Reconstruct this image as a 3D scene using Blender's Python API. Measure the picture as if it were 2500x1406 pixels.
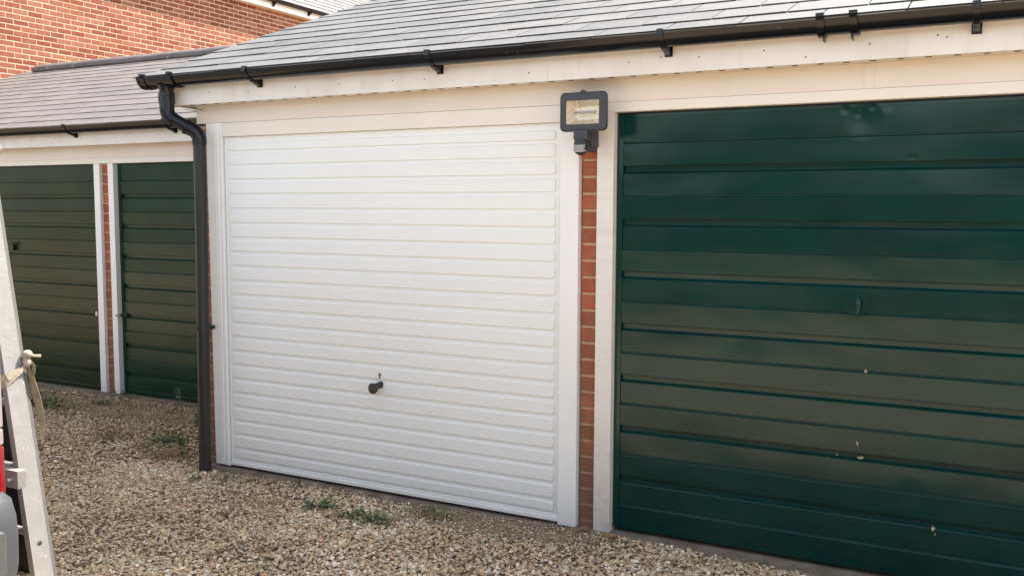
import bpy, bmesh, math, random
import numpy as np
from mathutils import Vector, Matrix, noise
R = math.radians
random.seed(7); rng = np.random.default_rng(7)
for o in list(bpy.data.objects): bpy.data.objects.remove(o)
scene = bpy.context.scene
COL = scene.collection

# ------------------------------------------------------------------ camera
cam_d = bpy.data.cameras.new('camera'); cam = bpy.data.objects.new('camera', cam_d); COL.objects.link(cam)
cam_d.sensor_width = 36.0; cam_d.lens = 2281.66/2500*36.0
cam_d.clip_start = .05; cam_d.clip_end = 600
cam.location = (3.8494, -3.8548, 1.4534)
_yaw, _pit, _rol = R(-27.8386), R(4.92825), R(0.19606)
fw = Vector((math.sin(_yaw)*math.cos(_pit), math.cos(_yaw)*math.cos(_pit), -math.sin(_pit)))
rt = Vector((math.cos(_yaw), -math.sin(_yaw), 0)); up = rt.cross(fw)
r2 = rt*math.cos(_rol)+up*math.sin(_rol); u2 = up*math.cos(_rol)-rt*math.sin(_rol)
cam.rotation_euler = Matrix((r2, u2, -fw)).transposed().to_euler()
scene.camera = cam
scene.render.resolution_x = 1024; scene.render.resolution_y = 575

# ------------------------------------------------------------------ world, sun, exposure
SUN = Vector((.34, .60, 1.0)).normalized()
w = bpy.data.worlds.new("World"); scene.world = w; w.use_nodes = True
wn = w.node_tree; bg = wn.nodes['Background']
sky = wn.nodes.new('ShaderNodeTexSky'); sky.sky_type = 'NISHITA'; sky.sun_disc = False
sky.sun_elevation = math.asin(SUN.z); sky.sun_rotation = math.atan2(SUN.x, SUN.y)
sky.air_density = 1.0; sky.dust_density = 1.0; sky.ozone_density = 1.0
hs = wn.nodes.new('ShaderNodeHueSaturation'); hs.inputs['Saturation'].default_value = .42   # sky colour greyed so shaded whites stay neutral
wn.links.new(sky.outputs[0], hs.inputs['Color']); wn.links.new(hs.outputs[0], bg.inputs[0])
bg.inputs[1].default_value = .135
sl = bpy.data.lights.new('sun', 'SUN'); so = bpy.data.objects.new('sun', sl); COL.objects.link(so)
sl.energy = 5.0; sl.angle = R(.55); sl.color = (1, .925, .82)
so.rotation_euler = SUN.to_track_quat('Z', 'Y').to_euler(); so.location = (6, 8, 14)
vs = scene.view_settings; vs.view_transform = 'Standard'; vs.look = 'None'; vs.gamma = 1; vs.exposure = 1.70
vs.use_curve_mapping = False
scene.render.engine = 'CYCLES'

# ------------------------------------------------------------------ materials
def node(nt, t, **kw):
    n = nt.nodes.new(t)
    for k, v in kw.items(): setattr(n, k, v)
    return n
def mat(name, col, rough=.6, spec=.5, metal=0, var=.0, vscale=6, bump=0, bscale=60, bump2=0, b2scale=2.5,
        island=None, coat=0, specks=None, stretch=None, ao=None, coat_r=.1, dirt=None):
    m = bpy.data.materials.new(name); m.use_nodes = True; nt = m.node_tree; L = nt.links.new
    b = nt.nodes['Principled BSDF']
    b.inputs['Roughness'].default_value = rough; b.inputs['Metallic'].default_value = metal
    b.inputs['Specular IOR Level'].default_value = spec
    b.inputs['Coat Weight'].default_value = coat; b.inputs['Coat Roughness'].default_value = coat_r
    tc = node(nt, 'ShaderNodeTexCoord'); mp = node(nt, 'ShaderNodeMapping')
    if stretch: mp.inputs['Scale'].default_value = stretch
    gm = node(nt, 'ShaderNodeNewGeometry')
    L(gm.outputs['Position'], mp.inputs[0]); co = mp.outputs[0]
    if island:      # list of colours picked per loose piece
        r = node(nt, 'ShaderNodeValToRGB'); r.color_ramp.interpolation = 'CONSTANT' if len(island) > 3 else 'LINEAR'
        els = r.color_ramp.elements
        while len(els) < len(island): els.new(.5)
        for i, c in enumerate(island): els[i].position = i/len(island); els[i].color = (*c, 1)
        L(gm.outputs['Random Per Island'], r.inputs[0]); base = r.outputs[0]
    else:
        rgb = node(nt, 'ShaderNodeRGB'); rgb.outputs[0].default_value = (*col, 1); base = rgb.outputs[0]
    if var:
        n = node(nt, 'ShaderNodeTexNoise'); n.inputs['Scale'].default_value = vscale; n.inputs['Detail'].default_value = 6
        L(co, n.inputs['Vector'])
        mr = node(nt, 'ShaderNodeMapRange'); mr.inputs[1].default_value = .3; mr.inputs[2].default_value = .7
        mr.inputs[3].default_value = 1-var; mr.inputs[4].default_value = 1+var; L(n.outputs[0], mr.inputs[0])
        h = node(nt, 'ShaderNodeHueSaturation'); L(mr.outputs[0], h.inputs['Value']); L(base, h.inputs['Color']); base = h.outputs[0]
    def overlay(base, colr, tex_scale, lo, hi, amt, stretchv=None, detail=3):
        n = node(nt, 'ShaderNodeTexNoise'); n.inputs['Scale'].default_value = tex_scale; n.inputs['Detail'].default_value = detail
        if stretchv:
            m2 = node(nt, 'ShaderNodeMapping'); m2.inputs['Scale'].default_value = stretchv
            L(gm.outputs['Position'], m2.inputs[0]); L(m2.outputs[0], n.inputs['Vector'])
        else: L(co, n.inputs['Vector'])
        mr = node(nt, 'ShaderNodeMapRange'); mr.inputs[1].default_value = lo; mr.inputs[2].default_value = hi
        mr.inputs[3].default_value = 0; mr.inputs[4].default_value = amt; L(n.outputs[0], mr.inputs[0])
        mx = node(nt, 'ShaderNodeMixRGB'); L(mr.outputs[0], mx.inputs[0]); L(base, mx.inputs[1]); mx.inputs[2].default_value = (*colr, 1)
        return mx.outputs[0]
    for s in (specks or []): base = overlay(base, *s)
    if dirt:       # splashed dirt low down: colour, height it reaches, amount
        sep = node(nt, 'ShaderNodeSeparateXYZ'); L(gm.outputs['Position'], sep.inputs[0])
        mr = node(nt, 'ShaderNodeMapRange'); mr.inputs[1].default_value = dirt[1]; mr.inputs[2].default_value = -.05
        mr.inputs[3].default_value = 0; mr.inputs[4].default_value = 1; L(sep.outputs[2], mr.inputs[0])
        n = node(nt, 'ShaderNodeTexNoise'); n.inputs['Scale'].default_value = 25; n.inputs['Detail'].default_value = 5; L(gm.outputs['Position'], n.inputs['Vector'])
        mu = node(nt, 'ShaderNodeMath', operation='MULTIPLY'); L(mr.outputs[0], mu.inputs[0]); L(n.outputs[0], mu.inputs[1])
        mu2 = node(nt, 'ShaderNodeMath', operation='MULTIPLY'); L(mu.outputs[0], mu2.inputs[0]); mu2.inputs[1].default_value = dirt[2]*2
        mu2.use_clamp = True
        mx = node(nt, 'ShaderNodeMixRGB'); L(mu2.outputs[0], mx.inputs[0]); L(base, mx.inputs[1]); mx.inputs[2].default_value = (*dirt[0], 1)
        base = mx.outputs[0]
    L(base, b.inputs['Base Color'])
    prev = None
    for amt, sc, det in ((bump, bscale, 4), (bump2, b2scale, 1)):
        if amt:
            n = node(nt, 'ShaderNodeTexNoise'); n.inputs['Scale'].default_value = sc; n.inputs['Detail'].default_value = det; L(co, n.inputs['Vector'])
            bp = node(nt, 'ShaderNodeBump'); bp.inputs['Distance'].default_value = amt; bp.inputs['Strength'].default_value = 1
            L(n.outputs[0], bp.inputs['Height'])
            if prev: L(prev, bp.inputs['Normal'])
            prev = bp.outputs[0]
    if prev: L(prev, b.inputs['Normal'])
    return m

BRICKS = [(.20,.062,.036),(.235,.086,.052),(.185,.050,.031),(.26,.108,.064),(.215,.075,.046),(.25,.096,.058),(.175,.052,.034),(.225,.082,.052)]
M = {}
M['brick'] = mat('house_brick', None, .9, .2, island=BRICKS, var=.14, vscale=22, bump=.002, bscale=90,
                 specks=[((.45,.30,.2), 30, .62, .75, .5)])
M['pier_brick'] = mat('pier_brick', None, .85, .25, island=[(.35,.100,.053),(.31,.093,.049),(.38,.118,.064),(.33,.105,.06),(.29,.09,.05)], var=.16, vscale=18,
                 bump=.002, bscale=140, specks=[((.75,.62,.45), 160, .70, .74, .8), ((.09,.05,.035), 90, .64, .7, .6)], dirt=((.16,.115,.08), 1.15, .75))
M['mortar'] = mat('mortar', (.52,.39,.27), .95, .1, var=.12, vscale=20, bump=.003, bscale=120)
M['pier_mortar'] = mat('pier_mortar', (.50,.34,.20), .95, .1, var=.15, vscale=30, bump=.003, bscale=150, dirt=((.22,.17,.11), 1.0, .7))
M['white_door'] = mat('white_door', (.79,.80,.785), .42, .45, dirt=((.52,.48,.41), .16, .30), bump=.00004, bscale=420, var=.012, vscale=2, bump2=.0012, b2scale=2.2)
M['pvc'] = mat('white_pvc_frame', (.82,.82,.80), .38, .5, var=.015, vscale=3, dirt=((.45,.42,.36), .12, .35))
M['old_white'] = mat('old_white_paint', (.74,.69,.64), .55, .4, var=.03, vscale=5, bump=.0008, bscale=45,
                 specks=[((.20,.16,.12), 70, .70, .76, .55), ((.5,.46,.38), 1.5, .5, .75, .3, (1,1,14))], dirt=((.33,.30,.25), .55, .5))
M['fascia'] = mat('fascia_white', (.76,.725,.69), .5, .4, var=.025, vscale=4, bump=.0005, bscale=30,
                 specks=[((.25,.2,.15), 85, .71, .76, .5), ((.50,.44,.36), 2.2, .5, .8, .35, (3,1,1.2)), ((.40,.35,.29), 5, .6, .85, .30, (5,1,1.4))])
M['cream'] = mat('cream_frieze', (.71,.64,.57), .5, .4, var=.03, vscale=3, bump=.0004, bscale=30, specks=[((.35,.27,.18), 60, .72, .76, .4)])
M['head'] = mat('door_head_white', (.745,.70,.635), .45, .4, var=.02, vscale=3, bump=.0004, bscale=30)
M['vent_shade'] = mat('vent_shade', (.05,.035,.025), .9, .1)  # shade inside the soffit vents, given as a colour
M['green_gloss'] = mat('green_gloss_paint', (.0016,.0305,.0255), .18, .31, bump=.00010, bscale=160, bump2=.006, b2scale=2.6, var=.15, vscale=3, coat=.0, stretch=(1,1,1.6),
                 specks=[((.05,.065,.055), 300, .72, .78, .5), ((.02,.035,.03), 3, .45, .75, .45, (1,1,5))])
M['green_dull'] = mat('green_dull_paint', (.0035,.026,.014), .30, .40, bump=.0001, bscale=200, bump2=.006, b2scale=3, var=.2, vscale=4,
                 specks=[((.07,.07,.05), 260, .72, .78, .4)])
M['green_old'] = mat('green_faded_paint', (.010,.024,.009), .34, .40, bump=.0001, bscale=200, bump2=.006, b2scale=3, var=.2, vscale=4)
M['chip'] = mat('bare_patch', (.42,.30,.22), .9, .1, var=.3, vscale=120)
M['rust'] = mat('rusty_dark_metal', (.05,.045,.035), .6, .4, var=.4, vscale=80)
M['gutter'] = mat('black_gutter_plastic', (.0045,.0055,.0085), .20, .34, var=.1, vscale=9, bump=.0001, bscale=30, specks=[((.12,.11,.1), 45, .70, .74, .35)])
M['pipe'] = mat('black_pipe_plastic', (.012,.013,.0135), .42, .45, var=.2, vscale=6, specks=[((.05,.045,.04), 12, .55, .8, .35, (6,6,1)), ((.3,.28,.25), 90, .74, .77, .5)], dirt=((.07,.06,.045), .5, .4))
M['slate'] = mat('slate', None, .62, .35, island=[(.093,.092,.091),(.106,.105,.103),(.122,.120,.117)], var=.10, vscale=9, bump=.0012, bscale=55,
                 specks=[((.20,.19,.175), 26, .62, .72, .5), ((.045,.042,.04), 8, .55, .8, .5)])
M['slate_left'] = mat('slate_aged', None, .65, .35, island=[(.112,.100,.098),(.122,.109,.106),(.133,.118,.114)], var=.10, vscale=9, bump=.0012, bscale=55,
                 specks=[((.26,.22,.2), 26, .66, .74, .5), ((.07,.06,.055), 5, .6, .8, .4)])
M['slate_edge'] = mat('roof_felt_dark', (.03,.028,.026), .9, .1)
M['ridge'] = mat('ridge_tile', (.135,.115,.11), .7, .3, var=.2, vscale=8, bump=.002, bscale=40, specks=[((.4,.38,.33), 18, .64, .70, .6)])
M['concrete'] = mat('concrete', (.22,.175,.13), .95, .1, var=.25, vscale=9, bump=.004, bscale=60, specks=[((.10,.08,.06), 7, .5, .7, .6)])
M['soil'] = mat('yard_ground', (.20,.145,.095), .95, .1, var=.25, vscale=14, bump=.012, bscale=90, specks=[((.60,.49,.35), 110, .54, .62, .75), ((.14,.10,.07), 25, .58, .7, .5)])
M['lamp_body'] = mat('dark_grey_plastic', (.043,.046,.055), .5, .4, var=.08, vscale=20, bump=.0006, bscale=300)
M['lamp_dark'] = mat('black_plastic', (.03,.03,.032), .5, .4)
M['sensor'] = mat('milky_sensor_lens', (.33,.34,.37), .3, .5)
M['alu'] = mat('weathered_aluminium', (.25,.247,.243), .55, .5, metal=.25, var=.07, vscale=16, bump=.001, bscale=60, specks=[((.45,.44,.42), 70, .66, .72, .6), ((.14,.12,.11), 45, .69, .74, .5)])
M['alu_dark'] = mat('dull_aluminium', (.14,.135,.13), .55, .5, metal=.3, var=.1, vscale=20)
M['steel'] = mat('zinc_bolt', (.5,.5,.5), .3, .5, metal=.9)
M['chrome'] = mat('chrome', (.62,.60,.57), .2, .5, metal=1)
M['van_paint'] = mat('silver_grey_bumper', (.050,.055,.063), .42, .45, coat=.15, var=.06, vscale=5)
M['van_body'] = mat('silver_van_paint', (.22,.23,.25), .3, .5, coat=.8)
M['van_black'] = mat('black_trim', (.012,.012,.013), .6, .4)
M['rubber'] = mat('rubber', (.015,.015,.015), .8, .3)
M['lamp_red'] = mat('red_lens', (.17,.004,.006), .12, .5, coat=1)
M['lamp_clear'] = mat('clear_lens', (.26,.21,.22), .12, .5, coat=1, bump=.002, bscale=14, stretch=(20,20,2))
M['grey_plastic'] = mat('grey_plastic', (.075,.077,.08), .6, .4, var=.08, vscale=30, bump=.001, bscale=200)
M['glass_dark'] = mat('dark_window', (.01,.012,.013), .05, .6)
M['webbing'] = mat('cream_webbing', (.33,.295,.235), .85, .2, var=.15, vscale=60, bump=.003, bscale=260)
M['webbing_old'] = mat('dirty_webbing', (.19,.165,.11), .9, .2, var=.2, vscale=40, bump=.003, bscale=200)
M['leaf'] = mat('weed_leaf', (.050,.10,.030), .6, .3, island=[(.045,.095,.045),(.075,.12,.055),(.11,.145,.065)])
M['grass'] = mat('grass_blade', (.07,.1,.03), .7, .2, island=[(.05,.09,.025),(.10,.13,.04),(.20,.18,.08)])
M['dry'] = mat('dry_grass', (.3,.2,.1), .9, .1, island=[(.30,.17,.085),(.38,.25,.13),(.24,.15,.08)])
M['pale_leaf'] = mat('pale_weed', (.2,.24,.17), .7, .2, island=[(.10,.14,.08),(.28,.31,.24),(.16,.20,.13)])
M['dead_leaf'] = mat('dead_leaf', (.30,.13,.045), .7, .2, var=.3, vscale=60)
M['hedge'] = mat('hedge_leaf', (.05,.08,.03), .6, .3, island=[(.010,.020,.007),(.020,.036,.012),(.035,.052,.018)])
M['twig'] = mat('twig', (.34,.24,.15), .8, .2)
M['board'] = mat('black_board', (.018,.018,.02), .6, .4)

def gravel_beyond(m):
    nt = m.node_tree; L = nt.links.new; b = nt.nodes['Principled BSDF']; src = b.inputs['Base Color'].links[0].from_socket
    gm = node(nt, 'ShaderNodeNewGeometry'); sp = node(nt, 'ShaderNodeSeparateXYZ'); L(gm.outputs['Position'], sp.inputs[0])
    mr = node(nt, 'ShaderNodeMapRange'); mr.inputs[1].default_value = -1.8; mr.inputs[2].default_value = -2.3; L(sp.outputs[1], mr.inputs[0])
    v = node(nt, 'ShaderNodeTexVoronoi'); v.inputs['Scale'].default_value = 60; L(gm.outputs['Position'], v.inputs['Vector'])
    r = node(nt, 'ShaderNodeValToRGB'); r.color_ramp.elements[0].color = (.30,.22,.14,1); r.color_ramp.elements[1].color = (.66,.55,.40,1)
    s2 = node(nt, 'ShaderNodeSeparateColor'); L(v.outputs['Color'], s2.inputs[0]); L(s2.outputs[0], r.inputs[0])
    mx = node(nt, 'ShaderNodeMixRGB'); L(mr.outputs[0], mx.inputs[0]); L(src, mx.inputs[1]); L(r.outputs[0], mx.inputs[2]); L(mx.outputs[0], b.inputs['Base Color'])
gravel_beyond(M['soil'])
def dents(m, pts):       # small knocks in the sheet metal
    nt = m.node_tree; L = nt.links.new; b = nt.nodes['Principled BSDF']; prev = b.inputs['Normal'].links[0].from_socket
    gm = node(nt, 'ShaderNodeNewGeometry')
    for x, z, r, d in pts:
        vd = node(nt, 'ShaderNodeVectorMath', operation='DISTANCE'); L(gm.outputs['Position'], vd.inputs[0]); vd.inputs[1].default_value = (x, .04, z)
        mr = node(nt, 'ShaderNodeMapRange', interpolation_type='SMOOTHSTEP'); mr.inputs[1].default_value = 0; mr.inputs[2].default_value = r; L(vd.outputs['Value'], mr.inputs[0])
        bp = node(nt, 'ShaderNodeBump'); bp.inputs['Distance'].default_value = d; L(mr.outputs[0], bp.inputs['Height']); L(prev, bp.inputs['Normal']); prev = bp.outputs[0]
    L(prev, b.inputs['Normal'])
dents(M['green_gloss'], [(3.27,1.838,.026,.0012),(3.37,1.845,.020,.0010),(3.32,1.822,.022,.0012),(3.43,1.85,.035,.001),(3.34,1.79,.085,.0026),(3.52,1.645,.020,.0010),(3.56,.345,.07,.0016)])
# ------------------------------------------------------------------ helpers
def root(name, loc, label=None, cat=None, group=None):
    o = bpy.data.objects.new(name, None); COL.objects.link(o); o.location = loc; o.empty_display_size = .1
    if label: o['label'] = label
    if cat: o['category'] = cat
    if group: o['group'] = group
    return o
def wloc(o):
    v = Vector(o.location)
    while o.parent: o = o.parent; v += Vector(o.location)
    return v
class MB:
    def __init__(s): s.v = []; s.f = []
    def add(s, vs, fs):
        n = len(s.v); s.v += [tuple(v) for v in vs]; s.f += [tuple(n+i for i in f) for f in fs]; return s
    def box(s, x0, x1, y0, y1, z0, z1):
        return s.add([(x0,y0,z0),(x1,y0,z0),(x1,y1,z0),(x0,y1,z0),(x0,y0,z1),(x1,y0,z1),(x1,y1,z1),(x0,y1,z1)],
                     [(0,3,2,1),(4,5,6,7),(0,1,5,4),(1,2,6,5),(2,3,7,6),(3,0,4,7)])
    def prism(s, prof, a, b, axis='x', close=True, caps=True):   # prof: points of the section; axis x: (y,z); y: (x,z); z: (x,y)
        def P(p, t): return {'x': (t,p[0],p[1]), 'y': (p[0],t,p[1]), 'z': (p[0],p[1],t)}[axis]
        n = len(prof); vs = [P(p,a) for p in prof]+[P(p,b) for p in prof]
        fs = [(i,(i+1)%n,n+(i+1)%n,n+i) for i in range(n if close else n-1)]
        if close and caps: fs += [tuple(range(n))[::-1], tuple(range(n,2*n))]
        return s.add(vs, fs)
    def tube(s, pts, r, seg=16, cap=True):
        pts = [Vector(p) for p in pts]; n = len(pts); rs = r if isinstance(r, (list,tuple)) else [r]*n
        t0 = (pts[1]-pts[0]).normalized(); a = Vector((0,0,1)) if abs(t0.z) < .9 else Vector((1,0,0))
        u = t0.cross(a).normalized(); vs = []
        for i, p in enumerate(pts):
            t = ((pts[min(i+1,n-1)]-p).normalized()+(p-pts[max(i-1,0)]).normalized()).normalized()
            u = (u-t*u.dot(t)).normalized(); v = t.cross(u)
            for k in range(seg):
                an = 2*math.pi*k/seg; vs.append(p+(u*math.cos(an)+v*math.sin(an))*rs[i])
        fs = [(i*seg+k, i*seg+(k+1)%seg, (i+1)*seg+(k+1)%seg, (i+1)*seg+k) for i in range(n-1) for k in range(seg)]
        if cap: fs += [tuple(range(seg))[::-1], tuple((n-1)*seg+k for k in range(seg))]
        return s.add(vs, fs)
    def build(s, name, m, parent=None, bevel=0, smooth=False, origin=None, seg=2, angle=35):
        me = bpy.data.meshes.new(name); off = Vector(origin) if origin is not None else (wloc(parent) if parent else Vector((0,0,0)))
        me.from_pydata([tuple(Vector(v)-off) for v in s.v], [], s.f)
        bm = bmesh.new(); bm.from_mesh(me); bmesh.ops.recalc_face_normals(bm, faces=bm.faces)
        bm.to_mesh(me); bm.free()
        o = bpy.data.objects.new(name, me); COL.objects.link(o); me.materials.append(m)
        if parent: o.parent = parent
        if origin is not None: o.location = off-(wloc(parent) if parent else Vector((0,0,0)))
        if smooth:
            me.polygons.foreach_set('use_smooth', [True]*len(me.polygons))
            me.set_sharp_from_angle(angle=R(angle))
        if bevel:
            b = o.modifiers.new('bevel', 'BEVEL'); b.width = bevel; b.segments = seg; b.limit_method = 'ANGLE'; b.angle_limit = R(40)
            me.polygons.foreach_set('use_smooth', [True]*len(me.polygons)); b.harden_normals = True
        return o
def box(x0,x1,y0,y1,z0,z1): return MB().box(x0,x1,y0,y1,z0,z1)
def dup(o, parent, loc):
    c = o.copy(); COL.objects.link(c); c.parent = parent; c.location = loc; return c
def structure(o): o['kind'] = 'structure'; return o

# ------------------------------------------------------------------ ground
def gauss(x, y, cx, cy, sx, sy): return math.exp(-((x-cx)/sx)**2-((y-cy)/sy)**2)
def gh(x, y):
    h = -.034-.014*gauss(x,y,-.05,-.15,.6,.5)+.018*gauss(x,y,2.3,-.02,.45,.3)+.014*max(0,min(1,(y-.5)/.6))
    h += .010*noise.noise(Vector((x*1.3,y*1.3,0)))+.005*noise.noise(Vector((x*4,y*4,3)))
    return h
def axis(lo, hi, step, far):
    a = list(np.arange(lo, hi+1e-6, step)); d = step; b = []; x = hi
    while x < far: d *= 1.35; x += d; b.append(x)
    c = []; x = lo; d = step
    while x > -far: d *= 1.35; x -= d; c.append(x)
    return c[::-1]+a+b
xs = axis(-5, 5, .08, 150); ys = axis(-3.2, 1.6, .08, 150)
vs = [(x,y,gh(x,y) if abs(x) < 20 and abs(y) < 20 else -.034) for y in ys for x in xs]; nx = len(xs)
g = MB(); g.add(vs, [(j*nx+i, j*nx+i+1, (j+1)*nx+i+1, (j+1)*nx+i) for j in range(len(ys)-1) for i in range(nx-1)])
ground = structure(g.build('ground', M['soil'], smooth=True, angle=180))

# concrete threshold strips in front of the doors
def strip(x0, x1, yb, yf, z, name='concrete_strip'):
    m = MB(); n = int((x1-x0)/.03); top = []; bot = []
    for i in range(n+1):
        x = x0+(x1-x0)*i/n; y = yf+.016*noise.noise(Vector((x*9,yf*7,1)))+.024*noise.noise(Vector((x*2.1,5,yf)))
        top.append((x, y, z+.002*noise.noise(Vector((x*12,2,0))))); bot.append((x, y-.02, z-.09))
    vs = [(p[0], yb, z) for p in top]+top+bot; k = n+1
    m.add(vs, [(i, k+i, k+i+1, i+1) for i in range(n)]+[(k+i, 2*k+i, 2*k+i+1, k+i+1) for i in range(n)])
    return structure(m.build(name, M['concrete'], smooth=True, angle=50))
strip(-.185, 2.23, .3, -.018, -.026); strip(2.232, 6.8, .3, -.026, -.014, 'concrete_strip')
strip(-6.4, -.20, 1.4, 1.045, -.018)

# ------------------------------------------------------------------ gravel: scattered stones
peb_col = bpy.data.collections.new('gravel_stones')
PEB = bpy.data.materials.new('pebble'); PEB.use_nodes = True
nt = PEB.node_tree; L = nt.links.new; b = nt.nodes['Principled BSDF']; b.inputs['Roughness'].default_value = .8; b.inputs['Specular IOR Level'].default_value = .25
at = node(nt, 'ShaderNodeAttribute', attribute_type='INSTANCER', attribute_name='tint')
rp = node(nt, 'ShaderNodeValToRGB'); rp.color_ramp.interpolation = 'LINEAR'
cols = [(.18,.122,.072),(.38,.27,.16),(.55,.40,.225),(.43,.325,.21),(.66,.50,.30),(.43,.35,.265),(.78,.64,.43),(.52,.27,.12),(.86,.77,.60)]
while len(rp.color_ramp.elements) < len(cols): rp.color_ramp.elements.new(.5)
for i, c in enumerate(cols): rp.color_ramp.elements[i].position = [0,.12,.25,.4,.52,.65,.80,.90,.97][i]; rp.color_ramp.elements[i].color = (*c,1)
L(at.outputs['Fac'], rp.inputs[0])
nz = node(nt, 'ShaderNodeTexNoise'); nz.inputs['Scale'].default_value = 90; nz.inputs['Detail'].default_value = 4
gm = node(nt, 'ShaderNodeNewGeometry'); L(gm.outputs['Position'], nz.inputs['Vector'])
mr = node(nt, 'ShaderNodeMapRange'); mr.inputs[1].default_value = .3; mr.inputs[2].default_value = .7; mr.inputs[3].default_value = .72; mr.inputs[4].default_value = 1.25
L(nz.outputs[0], mr.inputs[0]); hv = node(nt, 'ShaderNodeHueSaturation'); L(mr.outputs[0], hv.inputs['Value']); L(rp.outputs[0], hv.inputs['Color']); L(hv.outputs[0], b.inputs['Base Color'])
bp = node(nt, 'ShaderNodeBump'); bp.inputs['Distance'].default_value = .0015; L(nz.outputs[0], bp.inputs['Height']); L(bp.outputs[0], b.inputs['Normal'])
for k in range(9):
    bm = bmesh.new(); bmesh.ops.create_icosphere(bm, subdivisions=2, radius=1)
    sx, sy, sz = 1, random.uniform(.6,.95), random.uniform(.38,.66)
    for v in bm.verts:
        d = v.co.normalized(); n = noise.noise(d*1.25+Vector((k*7,0,0)))*.42+noise.noise(d*2.8+Vector((0,k*5,0)))*.14
        q = d*(1+n)
        for pl in range(5):       # a few broken flats
            rs = random.Random(k*31+pl); nn = Vector((rs.gauss(0,1),rs.gauss(0,1),rs.gauss(0,1))).normalized(); dd = q.dot(nn)-rs.uniform(.6,.85)
            if dd > 0: q -= nn*dd*.85
        v.co = Vector((q.x*sx, q.y*sy, q.z*sz))
    me = bpy.data.meshes.new('stone'); bm.to_mesh(me); bm.free(); me.materials.append(PEB)
    me.polygons.foreach_set('use_smooth', [True]*len(me.polygons)); me.set_sharp_from_angle(angle=R(38))
    o = bpy.data.objects.new('stone', me); peb_col.objects.link(o)
P = []; SC = []; RO = []; TI = []; ID = []
def bare(x, y):      # places where the stones have been scuffed away down to soil
    v = .85*gauss(x,y,1.75,-.10,.45,.13)+.5*gauss(x,y,.4,-.02,.7,.05)+.35*gauss(x,y,-2.0,.75,1.1,.2)
    return v
def scatter(n, x0, x1, y0, y1, rlo, rhi, lift):
    X = rng.uniform(x0,x1,n); Y = rng.uniform(y0,y1,n)
    for x, y in zip(X.tolist(), Y.tolist()):
        dx, dy = x-3.85, y+3.855
        a = math.degrees(math.atan2(dx, dy))
        if a < -60.5 or a > 28: continue
        if y > 1.045 or (x > -.185 and y > -.010) : continue
        if dx*dx+dy*dy < 2.2**2: continue
        edge = min(1, max(0, (-.012-y)/.05)) if x > -.2 else min(1, max(0, (1.03-y)/.1))
        if random.random() < bare(x,y) or random.random() > .35+.65*edge: continue
        fine = bare(x,y) > .12
        s = random.uniform(rlo, rhi)*(1+.35*(random.random() < .06))*(.6 if fine or edge < .5 else 1)
        P.append((x, y, gh(x,y)+lift*random.uniform(.2,1)*s+.001)); 
        SC.append((s*random.uniform(.85,1.25), s*random.uniform(.8,1.1), s*random.uniform(.8,1.15)))
        RO.append((random.gauss(0,.28), random.gauss(0,.28), random.uniform(0,6.28)))
        t = random.random()
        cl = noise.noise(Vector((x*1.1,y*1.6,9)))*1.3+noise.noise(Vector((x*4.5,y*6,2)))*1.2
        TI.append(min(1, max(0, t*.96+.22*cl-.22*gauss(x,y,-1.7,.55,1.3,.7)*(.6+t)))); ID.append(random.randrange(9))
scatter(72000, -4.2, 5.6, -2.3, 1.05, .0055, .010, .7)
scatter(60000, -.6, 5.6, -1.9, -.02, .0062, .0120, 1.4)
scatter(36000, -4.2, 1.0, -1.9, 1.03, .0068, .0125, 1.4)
def stones_object(name, label, cat):
    me = bpy.data.meshes.new(name); me.from_pydata(P, [], [])
    for nm, ty, data in (('rot','FLOAT_VECTOR',RO),('scl','FLOAT_VECTOR',SC)):
        at = me.attributes.new(nm, ty, 'POINT'); at.data.foreach_set('vector', np.array(data, np.float32).ravel())
    at = me.attributes.new('tint', 'FLOAT', 'POINT'); at.data.foreach_set('value', np.array(TI, np.float32))
    at = me.attributes.new('idx', 'INT', 'POINT'); at.data.foreach_set('value', np.array(ID, np.int32))
    o = bpy.data.objects.new(name, me); COL.objects.link(o); o['kind'] = 'stuff'; o['label'] = label; o['category'] = cat
    gn = bpy.data.node_groups.new('scatter_stones', 'GeometryNodeTree')
    gn.interface.new_socket('Geometry', in_out='INPUT', socket_type='NodeSocketGeometry')
    gn.interface.new_socket('Geometry', in_out='OUTPUT', socket_type='NodeSocketGeometry')
    gi = gn.nodes.new('NodeGroupInput'); go = gn.nodes.new('NodeGroupOutput')
    ip = gn.nodes.new('GeometryNodeInstanceOnPoints'); ci = gn.nodes.new('GeometryNodeCollectionInfo')
    ci.inputs['Collection'].default_value = peb_col; ci.inputs['Separate Children'].default_value = True; ci.inputs['Reset Children'].default_value = True
    ip.inputs['Pick Instance'].default_value = True
    def na(nm, ty):
        n = gn.nodes.new('GeometryNodeInputNamedAttribute'); n.data_type = ty; n.inputs['Name'].default_value = nm
        return n.outputs['Attribute']
    er = gn.nodes.new('FunctionNodeEulerToRotation'); K = gn.links.new
    K(na('rot','FLOAT_VECTOR'), er.inputs[0]); K(er.outputs[0], ip.inputs['Rotation'])
    K(na('scl','FLOAT_VECTOR'), ip.inputs['Scale']); K(na('idx','INT'), ip.inputs['Instance Index'])
    K(gi.outputs[0], ip.inputs['Points']); K(ci.outputs[0], ip.inputs['Instance']); K(ip.outputs[0], go.inputs[0])
    md = o.modifiers.new('scatter', 'NODES'); md.node_group = gn
    return o
stones_object('gravel', 'loose tan and cream gravel covering the yard in front of the garages', 'gravel')

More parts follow.
